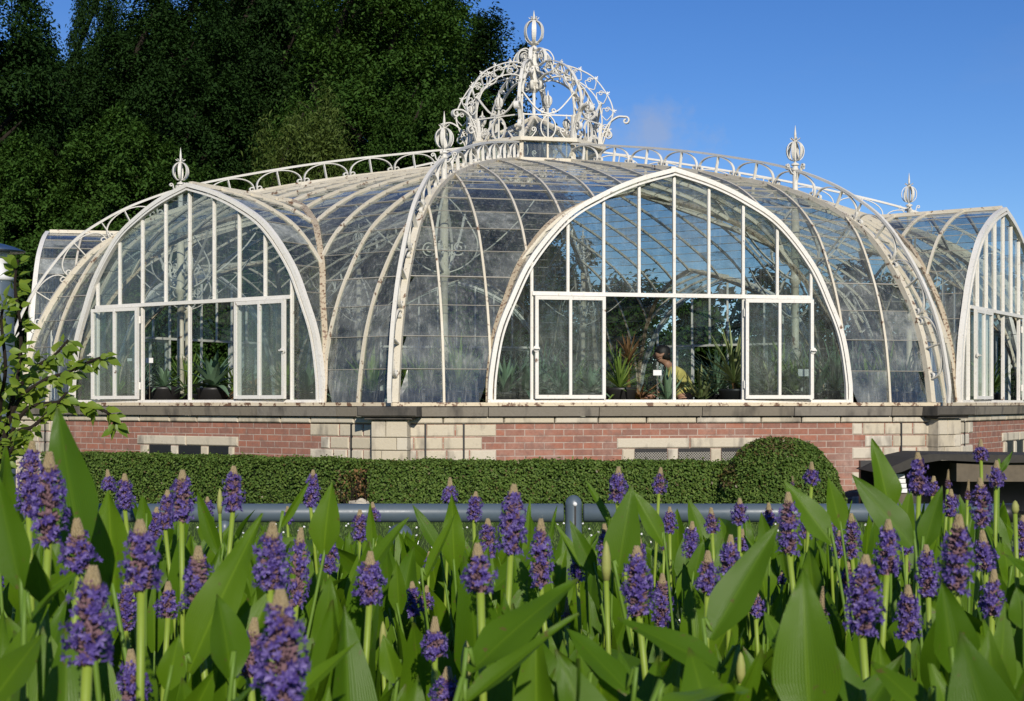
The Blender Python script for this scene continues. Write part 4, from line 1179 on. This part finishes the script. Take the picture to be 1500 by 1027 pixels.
def name_tag(px, py, d, w, lab):
    c = at(px, py, d); root = empty('name_tag', (c.x, c.y, BZ-.1), lab, 'sign', 'white plant name tags', ir.uniform(-.2,.2)); z = c.z-(BZ-.1)
    b_ = MB(); b_.box(-w/2, w/2, -.002, .002, z-w*.32, z+w*.32); b_.build('tag_plate', M['tagw'], root)
    b_ = MB(); b_.tube([(0,.004,0),(0,.004,z)], .004, 6); b_.build('tag_stake', M['wood'], root)
name_tag(219,528,18.6,.10,'white plant tag left of the slim agave in the left gable')
name_tag(963,546,17.3,.10,'white plant tag on a stake before the crouching person')
name_tag(1177,546,18.1,.14,'large white tag behind the right casement')
name_tag(752,553,17.1,.05,'narrow white tag among leaves at the left foot of the middle gable')
name_tag(190,527,18.9,.06,'tiny white tag behind the left casement of the left gable')

# ------------------------------------------------------------------ the person bending over the plants
def skin_mesh(name, verts, edges, radii, mat, parent, sub=2, root=0):
    me = bpy.data.meshes.new(name); me.from_pydata(verts, edges, []); me.materials.append(M[mat]); o = link(name, me, parent)
    md = o.modifiers.new('skin', 'SKIN'); md.use_smooth_shade = True
    for i, r in enumerate(radii):
        me.skin_vertices[0].data[i].radius = (r, r) if isinstance(r, (int, float)) else r
    me.skin_vertices[0].data[root].use_root = True
    sb = o.modifiers.new('sub', 'SUBSURF'); sb.levels = sub; sb.render_levels = sub
    return o
pc = at(995, HZ, 18.75); FZ = -.885
pr = empty('person', (pc.x, pc.y, FZ), 'person in olive shirt with short black hair bending to the left over the plants', 'person')
def chain(V_, E_, R_, start, pts):
    i = start
    for p, r in pts:
        V_.append(p); R_.append(r); E_.append((i, len(V_)-1)); i = len(V_)-1
    return i
V_, E_, R_ = [(.10,0,.90)], [], [.125]
ch = chain(V_, E_, R_, 0, [((.06,0,1.05),.125),((-.02,-.01,1.20),.14),((-.10,-.02,1.31),.11)])
nk = chain(V_, E_, R_, ch, [((-.155,-.03,1.385),.050),((-.185,-.035,1.42),.052)])
hd = chain(V_, E_, R_, nk, [((-.215,-.04,1.465),.082),((-.245,-.045,1.53),.088),((-.25,-.045,1.575),.06)])
chain(V_, E_, R_, hd-2, [((-.30,-.045,1.455),.035)])             # chin and jaw
chain(V_, E_, R_, hd-1, [((-.335,-.045,1.505),.018),((-.352,-.045,1.488),.011)])   # nose
for s in (-1, 1):
    chain(V_, E_, R_, hd-1, [((-.225,-.045+s*.098,1.51),.016)])    # ear
    sh2 = chain(V_, E_, R_, ch, [((-.09,s*.15-.02,1.28),.062)])
    wr = chain(V_, E_, R_, sh2, [((-.17,s*.19-.02,1.12),.046),((-.24,s*.20-.02,1.02),.042),((-.37,s*.17-.03,.97),.034),((-.47,s*.14-.03,.935),.026)])
    pm = chain(V_, E_, R_, wr, [((-.52,s*.13-.03,.915),.030)])
    for f in range(4):
        y = s*.13-.03 + (f-1.5)*.019; L = (.032,.037,.035,.027)[f]
        chain(V_, E_, R_, pm, [((-.545,y,.905),.009),((-.545-L,y,.885),.0085),((-.55-L*1.6,y,.855),.0075)])
    chain(V_, E_, R_, wr, [((-.50,s*.13-.03-s*.035,.905),.010),((-.525,s*.13-.03-s*.045,.88),.009)])
    kn = chain(V_, E_, R_, 0, [((.10,s*.09,.82),.095),((.05,s*.10,.46),.062),((.09,s*.10,.10),.042),((.08,s*.10,.05),.045)])
    chain(V_, E_, R_, kn, [((-.03,s*.11,.035),.04),((-.09,s*.11,.03),.03)])
body = skin_mesh('body', V_, E_, R_, 'skin', pr)
sv, se, sr = [(.115,0,.90)], [], [(.150,.16)]
a_ = chain(sv, se, sr, 0, [((.065,0,1.05),.145),((-.02,-.01,1.20),.158),((-.095,-.02,1.30),.122),((-.13,-.025,1.345),.068)])
for s in (-1, 1): chain(sv, se, sr, a_-1, [((-.09,s*.155-.02,1.285),.078),((-.17,s*.195-.02,1.11),.068)])
skin_mesh('shirt', sv, se, sr, 'shirt', pr)
tv, te, tr_ = [(.105,0,.92)], [], [.138]
for s in (-1, 1): chain(tv, te, tr_, 0, [((.10,s*.09,.80),.108),((.05,s*.10,.46),.078),((.09,s*.10,.09),.066)])
skin_mesh('trousers', tv, te, tr_, 'trousers', pr)
hb = MB()
hc = Vector((-.232,-.045,1.535))
for i, v in enumerate([(1,.10,.05),(0,.0,.0)]): pass
hr = random.Random(3)
hv = []; seg = 18
prof = [(.02,.108),(.06,.098),(.088,.07),(.102,.03),(.103,-.01),(.094,-.05),(.075,-.078)]
hb.lathe(prof, (0,0,0), seg)
hb.v = [tuple(hc + Matrix.Rotation(R(14), 3, 'Y') @ Vector((x*1.0+.012+(.028 if z < -.02 else 0), y*.90, z*.95))+Vector((hr.uniform(-.007,.007), hr.uniform(-.007,.007), hr.uniform(-.007,.007)))) for x, y, z in hb.v]
hb.f = [f for f in hb.f if len(f) == 4 or True]
hb.build('hair', M['hair'], pr, True)
eb = MB()
for s in (-1, 1): eb.lathe([(.002,-.008),(.008,0),(.002,.008)], (-.328,-.045+s*.032,1.525), 8)
eb.build('eyes', M['black'], pr)
# ------------------------------------------------------------------ pickerelweed in the pond
def spike_mesh(seed, aspect, tipf, bloom):
    """flower spike of unit height and unit width: florets in whorls, pinkish buds between; tan tip returned apart"""
    rr = random.Random(seed); b = MB(); t = MB(); rad = .5/aspect; body = 1-tipf
    # axis
    b.tube([(0,0,0),(0,0,body)], [.10/aspect*1.0,.10/aspect*.9], 8, mat=1)
    rows = max(6, int(10*body*aspect/1.5)); ga = 0
    def floret(c, out, s):
        u = Vector(out).normalized(); a = u.orthogonal().normalized(); v = u.cross(a); ph = rr.uniform(0, 6.28)
        for k in range(6):
            an = ph + k*PI/3 + rr.uniform(-.2,.2); d = (a*math.cos(an)+v*math.sin(an)); tip = u*rr.uniform(.25,.75)+d
            tip.normalize(); w = u.cross(d).normalized(); L = s*rr.uniform(.8,1.15)
            p0 = c; p1 = c + tip*L*.55 + u*L*.10; p2 = c + tip*L
            b.add([p0, p1-w*L*.24, p2, p1+w*L*.24], [(0,1,2,3)])
        b.add([c-u*s*.7-a*s*.10, c-u*s*.7+a*s*.10, c+a*s*.16, c-a*s*.16], [(0,1,2,3)])
        b.add([c-u*s*.7-v*s*.10, c-u*s*.7+v*s*.10, c+v*s*.16, c-v*s*.16], [(0,1,2,3)])
    def bud(c, out, l, r, mb, mat):
        u = Vector(out).normalized(); mb.tube([c, c+u*l*.35, c+u*l*.75, c+u*l], [r*.6, r, r*.8, r*.15], 6, mat=mat)
    for i in range(rows):
        z = (i+.5)/rows*body; prof = (math.sin(PI*min(.98,(z/body)*.80+.16))**.45) * (1. if z < body*.85 else .85)
        for k in range(9):
            ga += 2.399963; zz = z + rr.uniform(-.6,.6)*body/rows
            o = Vector((math.cos(ga), math.sin(ga), rr.uniform(-.1,.5)))
            if rr.random() < bloom*1.0:
                big = rr.uniform(.55,1.15); c0 = Vector((o.x*rad*prof*big*.9, o.y*rad*prof*big*.9, zz))
                floret(c0, o, rad*rr.uniform(.26,.36))
                if rr.random() < .45: floret(c0*.9 + Vector((rr.uniform(-.2,.2)*rad, rr.uniform(-.2,.2)*rad, rr.uniform(-.15,.25)*rad)), o, rad*.28)
            for q in (ga+1.2, ga+.5):
                o2 = Vector((math.cos(q), math.sin(q), .5)); Rb = rad*rr.uniform(.30,.52)*prof
                bud(Vector((o2.x*Rb*.7, o2.y*Rb*.7, zz+rr.uniform(-.3,.3)*body/rows)), o2, rad*rr.uniform(.22,.42), rad*rr.uniform(.06,.10), b, 1)
    m = 14
    for i in range(m):                            # closed buds packed on the tip
        u = i/(m-1); z = body*.97 + u*tipf*.92; R_ = rad*.24*(1-u)**.8+rad*.03
        for k in range(max(4, int(11*(1-u*.6)))):
            a = k*2*PI/max(4, int(11*(1-u*.6))) + i*.5; o = Vector((math.cos(a), math.sin(a), 1.6))
            bud(Vector((math.cos(a)*R_*.75, math.sin(a)*R_*.75, z)), o, rad*.24, rad*.085, t, 0)
    t.lathe([(rad*.26, body*.93),(rad*.22, body+tipf*.3),(rad*.14, body+tipf*.7),(rad*.02, 1.)], n=10)
    return b.mesh('flower_spike', [M['floret'], M['pinkbud']]), t.mesh('bud_tip', M['tan'], True)
VAR = [spike_mesh(i*7+1, a, t, bl) for i, (a, t, bl) in enumerate([(1.35,.30,.8),(1.35,.36,.85),(1.6,.24,.75),(1.6,.26,.62),(1.9,.2,.78),(1.9,.17,.64),(2.3,.15,.78),(2.3,.17,.55)])]
ASP = [1.35,1.35,1.6,1.6,1.9,1.9,2.3,2.3]
PINK = spike_mesh(91, 3.0, .55, .12)

S = [ # centre x, tip y, lower end y, width (pixels of the photograph), kind, label
 (42,646,755,42,0,'tall violet spike half hidden behind the big one before the large left leaf'),
 (71,662,794,58,0,'big long violet spike standing before the large pointed leaf at left'),
 (117,760,838,60,0,'squat violet spike just below right of the big long one at left'),
 (160,688,718,23,0,'small violet spike before the left hedge, left one of a close pair'),
 (183,694,746,30,0,'narrow violet spike before the left hedge, right one of a close pair'),
 (207,762,866,62,0,'large violet spike with pale tip on a thick stem between two left leaves'),
 (184,850,924,36,0,'shaded violet spike tucked behind the thick pale stem at left'),
 (242,718,775,30,0,'small violet spike in front of the left end of the grey rail'),
 (225,743,792,27,0,'small violet spike crowded left of the rail end'),
 (266,689,764,40,0,'bushy violet spike rising above the left end of the rail'),
 (305,728,757,20,0,'tiny violet spike peeping over the rail beside a green bud'),
 (341,683,749,36,0,'upright violet spike before the hedge with its stem crossing the rail'),
 (455,688,743,25,0,'slender violet spike before the hedge with a dark narrow leaf on it'),
 (421,742,766,20,0,'tiny violet spike against the grey rail beside a dark narrow leaf'),
 (395,765,864,55,0,'broad violet spike, left of two standing shoulder to shoulder'),
 (434,773,886,37,0,'long pinkish spike, right of two standing shoulder to shoulder'),
 (482,780,838,30,0,'short violet spike with long pale tip before a tall green leaf'),
 (290,800,905,50,0,'violet spike leaning in front of the long diagonal leaf'),
 (246,853,905,40,0,'low loose violet spike left of the diagonal leaf'),
 (128,830,973,80,0,'very large loose violet spike close to the camera at lower left'),
 (196,953,1042,54,0,'dark violet spike cut off by the lower edge at left'),
 (-6,780,872,32,0,'violet spike cut by the left edge'),
 (415,863,1042,84,0,'very large blurred violet spike close to the camera at lower centre left'),
 (366,906,992,52,0,'violet spike nestled behind the very large blurred one'),
 (547,736,764,22,0,'tiny violet spike behind a leaf on the rail left of the ball'),
 (527,747,792,27,0,'pale tipped small spike below the rail left of the ball'),
 (541,809,886,48,0,'violet spike with pink stem below the ball of the rail'),
 (659,700,736,26,0,'small violet spike before the hedge above a broad pointed leaf'),
 (694,720,762,25,0,'small violet spike whose flowers cover the rail left of the tall twin'),
 (715,760,818,32,0,'ragged violet spike left of the tallest middle spike'),
 (748,709,812,44,0,'tallest violet spike in the middle, standing before the rail'),
 (628,808,836,17,0,'tiny budding spike beside the folded leaf right of the ball'),
 (704,797,868,55,0,'broad short violet spike on a long thick stem in the middle'),
 (606,852,903,28,0,'pale violet spike, left of a small pair below the ball'),
 (622,858,892,26,0,'short violet spike, right of a small pair below the ball'),
 (637,905,962,44,0,'round violet spike with conical tan tip low in the middle'),
 (652,977,1064,52,0,'tan tipped spike cut by the lower edge in the middle'),
 (792,760,857,40,0,'long violet spike to the left of the rail post'),
 (846,801,852,27,0,'small violet spike directly under the rail post'),
 (888,767,830,30,0,'violet spike right of the rail post behind a tall bud'),
 (904,684,734,31,0,'violet spike before the hedge under the left stone vent'),
 (965,685,723,24,0,'small violet spike on a long stem before the hedge under the vent'),
 (981,743,781,23,0,'small violet spike against the rail right of a dark leaf'),
 (937,785,815,22,0,'small violet spike peeping over a larger one right of the post'),
 (936,800,902,50,0,'large violet spike, left of a joined pair at centre right'),
 (969,839,917,34,0,'pinkish violet spike, right of a joined pair at centre right'),
 (973,778,806,15,1,'pink budding spike hardly open behind a dark leaf'),
 (830,874,915,22,1,'pale budding spike beside the tip of a wide leaf'),
 (1012,764,818,28,0,'narrow violet spike with a tall tan tip right of the joined pair'),
 (1043,744,781,25,0,'small loose violet spike on the rail left of a narrow leaf'),
 (1083,730,768,27,0,'short violet spike standing on the rail before the round bush'),
 (1036,807,866,40,0,'violet spike low before the short rail post'),
 (1067,784,843,36,0,'dense violet spike covering the short rail post'),
 (1085,775,808,26,0,'small pinkish spike right of the short rail post'),
 (1127,737,770,25,0,'small pink violet spike at the left foot of the tall twin headed one'),
 (1156,721,810,40,0,'tall violet spike before the round bush with two tan tips close together'),
 (1180,755,789,23,0,'small violet spike right of the tall one before the round bush'),
 (1189,677,708,25,0,'small violet spike on a yellow stem in front of the round bush'),
 (1161,697,712,14,1,'tiny bud spike in front of the round bush'),
 (1215,749,784,25,0,'small violet spike under the right side of the round bush'),
 (1229,776,816,25,0,'small violet spike low below the round bush beside a thin leaf'),
 (1248,752,816,30,0,'violet spike right of the round bush behind a curved leaf'),
 (1263,813,930,58,0,'large long violet spike on a thick straight stem at lower right'),
 (1242,821,866,30,0,'violet spike overlapped by the large long one at lower right'),
 (1107,864,902,31,0,'small violet spike in the lee of a big diagonal leaf'),
 (1202,858,918,22,1,'tan bud spike with a single tuft of violet beside the giant leaf'),
 (1146,836,856,15,0,'tiny violet spike behind the giant leaf'),
 (1346,663,724,33,0,'long violet spike before the dark slab on a yellow stem'),
 (1366,698,727,25,0,'small violet spike behind the long one before the slab'),
 (1388,687,716,17,1,'pink tipped bud spike before the black hollow'),
 (1393,717,757,26,0,'violet spike below the black hollow'),
 (1437,644,674,24,0,'highest small violet spike at right, before the broken wall'),
 (1459,675,712,28,0,'violet spike on a long green stem before the timber beam'),
 (1439,700,770,34,0,'long dense violet spike below the timber beam'),
 (1417,702,732,17,1,'pink bud spike left of the long dense one at right'),
 (1299,761,842,42,0,'tall violet spike right of a big bright diagonal leaf'),
 (1328,772,812,26,0,'small violet spike with tan tip in the right thicket'),
 (1329,802,838,18,1,'tan bud spike right of the tall thicket spike'),
 (1360,798,874,37,0,'violet spike with long tan tip left of the twin tipped one'),
 (1400,753,865,54,0,'very large violet spike with twin tan tips at right'),
 (1443,778,834,40,0,'violet spike half behind a tan tip at far right'),
 (1453,835,902,42,0,'low loose violet spike at far right crossed by a dark leaf'),
 (1330,857,936,42,0,'shaded violet spike left of the dark folded leaf'),
 (1497,755,814,30,0,'violet spike cut by the right edge'),
]
BUDS = [ # green closed buds: x, tip y, lower y, width, label
 (322,715,752,9,'closed green bud on a thin stalk over the left part of the rail'),
 (888,792,850,15,'long pale closed bud right of the rail post'),
 (683,938,1000,17,'closed green bud at the bottom centre'),
 (561,910,960,12,'slim closed green bud left of bottom centre'),
 (1085,955,1000,15,'closed green bud left of the giant leaf'),
 (1487,733,752,12,'small closed green bud before the end of the rail'),
 (1462,798,826,8,'thin closed green bud at far right'),
]
pr_ = random.Random(21)
SB = []
plants = []                                        # (empty, x, y)
def stem_obj(root, x0, x1, r, bend, sheath=True):
    """stem from the water up to the spike, in the plant's own space"""
    b = MB(); n = 9; P = []
    for i in range(n):
        t = i/(n-1); P.append((x0[0]+(x1[0]-x0[0])*t**1.6 + bend*math.sin(PI*t), x0[1]+(x1[1]-x0[1])*t, x0[2]+(x1[2]-x0[2])*t))
    b.tube(P, [r*(.95 if i < n-2 else (1.12 if sheath else .8)) for i in range(n)], 10)
    return b.build('stem', M['pstem'], root, True)
for i, (px, yt, yb, w, kind, lab) in enumerate(S):
    w *= .95; real = .042 + pr_.uniform(-.003, .003)
    d = min(max(real*F/w, 1.0), 4.6)
    if kind: d = min(max(.030*F/w, 2.0), 4.4)
    top, bot = at(px, yt, d), at(px, yb, d)
    wid = w/F*d; hgt = top.z-bot.z
    bx, by = bot.x + pr_.uniform(-.05,.05), bot.y + pr_.uniform(-.03,.06)
    root = empty('pickerelweed', (bx, by, GZ), lab, 'flower', 'pickerelweed flowering in the pond')
    loc = Vector((bot.x-bx, bot.y-by, bot.z-GZ))
    stem_obj(root, (0,0,0), tuple(loc), max(.004, wid*.095), pr_.uniform(-.02,.02))
    asp = hgt/wid
    if kind: ms, mt = PINK; k = None
    else:
        k = min(range(8), key=lambda q: abs(ASP[q]-asp) + .12*((q+i) % 2)); ms, mt = VAR[k]
    o = link('flower_spike', ms, root); o.location = loc; a_ = ASP[k] if k is not None else 3.0
    sx = hgt*a_/asp*1.0 if not kind else hgt*1.5
    o.scale = (wid*a_, wid*a_, hgt) if not kind else (sx, sx, hgt)
    o.rotation_euler = (pr_.uniform(-.08,.08), pr_.uniform(-.07,.07), pr_.uniform(0,6.28))
    link('bud_tip', mt, o)
    plants.append((root, bx, by)); SB.append((px-w*.42, px+w*.42, yt+4, yb-4, d))
for px, yt, yb, w, lab in BUDS:
    d = min(.014*F/w, 3.6); top, bot = at(px, yt, d), at(px, yb, d); wid = w/F*d
    root = empty('pickerelweed_bud', (bot.x, bot.y, GZ), lab, 'flower bud', 'closed pickerelweed buds'); h = top.z-bot.z
    stem_obj(root, (0,0,0), (0,0,bot.z-GZ), wid*.33, .01, False)
    b = MB(); b.lathe([(wid*.33,0),(wid*.48,h*.3),(wid*.45,h*.6),(wid*.25,h*.88),(wid*.03,h)], n=10); o = b.build('bud', M['greenbud'], root, True); o.location.z = bot.z-GZ
def leaf(B, T, w, hint, fold=.25, droop=.06, roll=0., petiole=True):
    """lance-shaped blade from B to T, with its stalk down into the water, as part of the nearest plant"""
    B, T = Vector(B), Vector(T); root, rx_, ry_ = min(plants, key=lambda q: (q[1]-B.x)**2 + (q[2]-B.y)**2)
    O = Vector((rx_, ry_, GZ)); ax = (T-B); L = ax.length; d = ax/L; n = Vector(hint); n = (n - d*n.dot(d)).normalized(); s = d.cross(n)
    if roll: n, s = n*math.cos(roll)+s*math.sin(roll), s*math.cos(roll)-n*math.sin(roll)
    b = MB(); NS = 15; XS = (-1,-.66,-.33,0,.33,.66,1); vs = []; uv = []
    wav = pr_.uniform(0, 6.28); wa = pr_.uniform(.02,.07)
    for i in range(NS):
        t = i/(NS-1); hw = w*.5*min(1, (t/.30)**.55 if t > 0 else 0)*(1-max(0,(t-.28)/.72)**1.65)
        if i == 0: hw = w*.13
        if i == NS-1: hw = w*.006
        c = B + ax*t - n*droop*L*(t*t-.3*t)*2
        for x in XS:
            e = abs(x)
            vs.append(c + s*hw*x*math.cos(fold*e*.6) + n*(hw*e*math.sin(fold)*(1.05 if e < .5 else .95) + wa*L*math.sin(t*9+wav+(2 if x > 0 else 0))*e*e*.35) - O)
            uv.append((x*.5+.5, t))
    fs = []; us = []
    m = len(XS)
    for i in range(NS-1):
        for k in range(m-1):
            f = (i*m+k, i*m+k+1, (i+1)*m+k+1, (i+1)*m+k); fs.append(f); us.append([uv[q] for q in f])
    b.add(vs, fs, uvs=us)
    if petiole:
        g = Vector((pr_.uniform(-.04,.04), pr_.uniform(-.02,.05), 0)); e = B-O; q = [g, g.lerp(e, .5)+Vector((0,0,.04)) - d*.03, e - d*L*.06, e + ax*.05 - n*.002]
        P = [Vector(x) for x in catmull([tuple(x) for x in q], 4)]
        b.tube(P, [max(.003, w*.06)*(1.1-.45*i/len(P))*(.35 if i == len(P)-1 else 1) for i in range(len(P))], 7, mat=1)
    return b.build('leaf', [M['pleaf'], M['petiole']], root, True)
FR = (-.25,-1,.35)
LV = [ # base x, base y, tip x, tip y, width px, depth, facing, fold, extra depth of the tip
 (122,815,82,597,92,1.75,(-.3,-1,.2),.2,.05),(30,862,-8,690,62,1.35,(-.1,-1,.2),.2,0),(-4,770,14,655,50,2.2,(1,-.35,-.1),.3,0),
 (168,868,157,716,76,1.95,(-.2,-1,.25),.35,0),(214,775,208,724,26,2.7,FR,.2,0),(66,888,48,812,52,1.5,(-.2,-1,.5),.2,-.04),
 (40,915,119,826,30,1.3,(-.75,-.45,.9),.45,.03),(-20,1040,62,924,66,1.15,(.25,-.35,1),.3,.1),(276,985,379,750,74,1.75,(-.25,-1,.3),.2,.02),
 (338,992,323,869,74,1.5,(.75,-.7,-.2),.3,0),(474,812,483,706,50,2.7,FR,.2,0),(322,815,287,716,28,2.8,(-.4,-1,.3),.3,0),
 (412,772,455,703,13,2.6,(.5,-.6,.4),.4,0),(478,965,481,842,46,2.0,(-.2,-1,.15),.15,0),(418,1035,524,936,30,1.3,(.2,-.3,1),.4,.06),
 (532,852,593,755,32,2.5,(-.5,-.8,.5),.35,0),(643,806,605,738,22,3.0,(.4,-.8,-.1),.3,0),(666,836,661,723,38,2.9,FR,.12,0),
 (622,850,667,752,22,2.7,(-.5,-.8,.4),.5,0),(546,806,542,736,17,3.0,FR,.3,0),(688,985,844,836,74,1.45,(-.35,-.75,.7),.15,.08),
 (672,1040,847,897,44,1.25,(-.1,-.35,1),.5,.05),(922,1016,829,916,52,1.4,(.45,-.85,.5),.2,.05),(1062,985,905,902,56,1.4,(.3,-.75,.7),.25,.05),
 (955,1050,1105,990,52,1.15,(0,-.45,1),.35,.1),(896,776,859,699,17,3.0,(.6,-.7,.1),.4,0),(905,840,925,710,56,2.6,(-.2,-1,.2),.2,0),
 (972,800,925,710,32,2.7,(.4,-1,.1),.3,0),(770,850,775,727,15,3.0,FR,.3,0),(803,806,815,740,9,3.2,FR,.3,0),(856,836,814,764,15,2.9,(.3,-1,.2),.3,0),
 (872,842,834,762,28,2.8,FR,.25,0),(1040,936,1141,766,66,1.75,(-.4,-.9,.35),.25,.03),(1218,796,1149,702,46,2.5,(.25,-1,.45),.2,.02),(1232,776,1213,699,36,2.8,(.2,-1,.25),.3,0),
 (1126,816,1115,750,25,3.0,FR,.2,0),(1187,1070,1174,832,106,1.2,(-.35,-1,.2),.22,.02),(1262,1050,1208,925,46,1.35,(.3,-1,.2),.25,.03),
 (1303,752,1282,642,46,2.7,(.3,-1,-.05),.4,0),(1336,800,1248,694,50,2.5,(-.1,-1,.4),.2,.02),(1352,806,1380,711,34,2.7,(-.4,-1,.3),.25,0),(1322,796,1334,714,28,2.9,FR,.3,0),
 (1396,984,1382,853,78,1.55,(.1,-1,-.1),.75,0),(1362,1050,1276,966,52,1.25,(-.1,-.7,.75),.2,.05),(1462,1040,1474,880,44,1.6,(-.2,-1,.2),.2,0),
 (1464,694,1484,660,10,3.2,FR,.3,0),(1500,920,1490,860,40,1.6,FR,.2,0),(1040,1010,995,930,34,1.9,(.3,-1,.4),.3,0),(1015,850,1030,790,26,3.0,FR,.2,0),
 (580,1000,560,930,36,1.7,FR,.3,0),(505,980,470,915,30,1.8,(.3,-1,.3),.3,0),(245,1010,262,930,44,1.6,(.3,-1,.2),.3,0),(760,1010,790,930,44,1.6,FR,.3,0),(860,1020,850,950,40,1.6,(.5,-1,.1),.3,0),
 (1150,960,1120,895,36,1.9,(.4,-1,.2),.2,0),(1420,840,1410,775,26,2.8,FR,.3,0),(1478,850,1470,790,30,2.6,(.3,-1,.2),.3,0),(700,880,715,800,34,2.8,FR,.3,0),(585,900,580,820,30,2.8,FR,.25,0),
]
for bx, by, tx, ty, w, d, hint, fold, dt in LV:
    leaf(at(bx,by,d), at(tx,ty,d+dt), w/F*d, hint, fold, pr_.uniform(.0,.07))
# the rest of the foliage, thickest low down between the stems
for i in range(2100):
    d = pr_.uniform(1.2, 5.6); px = pr_.uniform(-80, 1580); X_ = at(px, HZ, d)
    lo_, hi_ = ((-.20-.03*d, -.13-.045*d), (-.50-.05*d, -.20-.04*d))[1 if i % 4 else 0]
    zt_ = pr_.uniform(lo_, hi_)
    if d < 2.1: zt_ = min(zt_, -.11-.06*d-pr_.uniform(0,.06))
    if 150 < px < 1290 and (i % 5 or 530 < px < 690 or 800 < px < 890): zt_ = min(zt_, -(775+pr_.uniform(0,25)-HZ)/F*d)
    L = pr_.uniform(.13,.22); az = pr_.uniform(0, 6.28); ln = pr_.uniform(.02,.38)
    if pr_.random() < .12: ln = pr_.uniform(.6,1.1)
    dv = Vector((math.cos(az)*math.sin(ln), math.sin(az)*math.sin(ln), math.cos(ln)))
    T = Vector((X_.x, X_.y, zt_)); hint = Vector((pr_.uniform(-1.1,1.1), -1, pr_.uniform(-.1,.5))) if pr_.random() < .75 else Vector((pr_.uniform(-1,1), pr_.uniform(-.4,.4), .4))
    W_ = L*pr_.uniform(.30,.52); B_ = T-dv*L
    def pix(p): q = p-CAM; return 750+F*q.x/q.y, HZ-F*q.z/q.y
    (xa_, ya_), (xb_, yb_) = pix(T), pix(B_); hwp = W_*.36/F*0+W_*.36*F/d
    if any(D > d-.05 and min(xa_, xb_)-hwp < x1 and max(xa_, xb_)+hwp > x0 and ya_ < y1 and yb_ > y0 for x0, x1, y0, y1, D in SB): continue
    leaf(B_, T, W_, hint, pr_.uniform(.1,.7), pr_.uniform(-.05,.22))

# ------------------------------------------------------------------ sky, sun, camera
SUN_AZ, SUN_EL = 10., 24.5                        # azimuth measured from the direction behind the camera, negative = from the left
w = bpy.data.worlds.new('World'); sc.world = w; w.use_nodes = True; nt = w.node_tree; nt.nodes.clear()
sky = nt.nodes.new('ShaderNodeTexSky'); sky.sky_type = 'NISHITA'; sky.sun_disc = False
sd = Vector((math.sin(R(SUN_AZ))*math.cos(R(SUN_EL)), -math.cos(R(SUN_AZ))*math.cos(R(SUN_EL)), math.sin(R(SUN_EL))))
sky.sun_elevation = R(SUN_EL); sky.sun_rotation = math.atan2(sd.x, sd.y); sky.altitude = 0; sky.air_density = .9; sky.dust_density = .0; sky.ozone_density = 4.5
bg = nt.nodes.new('ShaderNodeBackground'); bg.inputs[1].default_value = .10
wo = nt.nodes.new('ShaderNodeOutputWorld'); nt.links.new(bg.outputs[0], wo.inputs[0])
tc_ = nt.nodes.new('ShaderNodeTexCoord').outputs['Generated']
# a wisp of cloud low to the right of the crown
cd = (at(962, 196, 1)-CAM).normalized()
sub = nt.nodes.new('ShaderNodeVectorMath'); sub.operation = 'SUBTRACT'; nt.links.new(tc_, sub.inputs[0]); sub.inputs[1].default_value = cd
mp_ = mapping(nt, sub.outputs[0], (26, 26, 40)); ln = nt.nodes.new('ShaderNodeVectorMath'); ln.operation = 'LENGTH'; nt.links.new(mp_, ln.inputs[0])
nz = noise(nt, 38, 6, tc_, .6)
dist = math_(nt, 'ADD', ln.outputs['Value'], math_(nt, 'MULTIPLY', math_(nt, 'SUBTRACT', nz, .5), 2.6))
fac = ramp(nt, dist, [(.0,(.38,.38,.38)),(.95,(0,0,0))])
hs = N(nt, 'ShaderNodeHueSaturation', Saturation=1.2, Value=1.08, Hue=.513); nt.links.new(sky.outputs[0], hs.inputs['Color'])
hz_ = ramp(nt, noise(nt, 3.2, 6, mapping(nt, tc_, (1,1,3.2)), .6), [(.5,(0,0,0)),(.85,(.16,.16,.16))])
colr = mix(nt, fac, mix(nt, hz_, hs.outputs[0], (4.0,4.2,4.6)), (4.6,4.5,4.6))
nt.links.new(colr, bg.inputs[0])
sl = bpy.data.lights.new('sun', 'SUN'); sl.energy = 4.5; sl.angle = R(.5); sl.color = (1.,.93,.82)
so = bpy.data.objects.new('sun', sl); COL.objects.link(so); so.rotation_euler = sd.to_track_quat('Z', 'Y').to_euler()
cam = bpy.data.cameras.new('camera'); co_ = bpy.data.objects.new('camera', cam); COL.objects.link(co_); sc.camera = co_
co_.location = CAM; co_.rotation_euler = (R(90), 0, 0); cam.sensor_width = 36; cam.lens = 36*F/1500; cam.shift_y = (HZ-513.5)/1500
cam.clip_start = .05; cam.clip_end = 2000
cam.dof.use_dof = True; cam.dof.focus_distance = 15.; cam.dof.aperture_fstop = 20
sc.view_settings.view_transform = 'Standard'; sc.view_settings.look = 'None'; sc.view_settings.exposure = 0; sc.view_settings.gamma = 1
sc.cycles.max_bounces = 14; sc.cycles.transparent_max_bounces = 40; sc.cycles.diffuse_bounces = 3; sc.cycles.glossy_bounces = 4; sc.cycles.transmission_bounces = 4
sc.cycles.use_denoising = True
sc.cycles.sample_clamp_indirect = 6
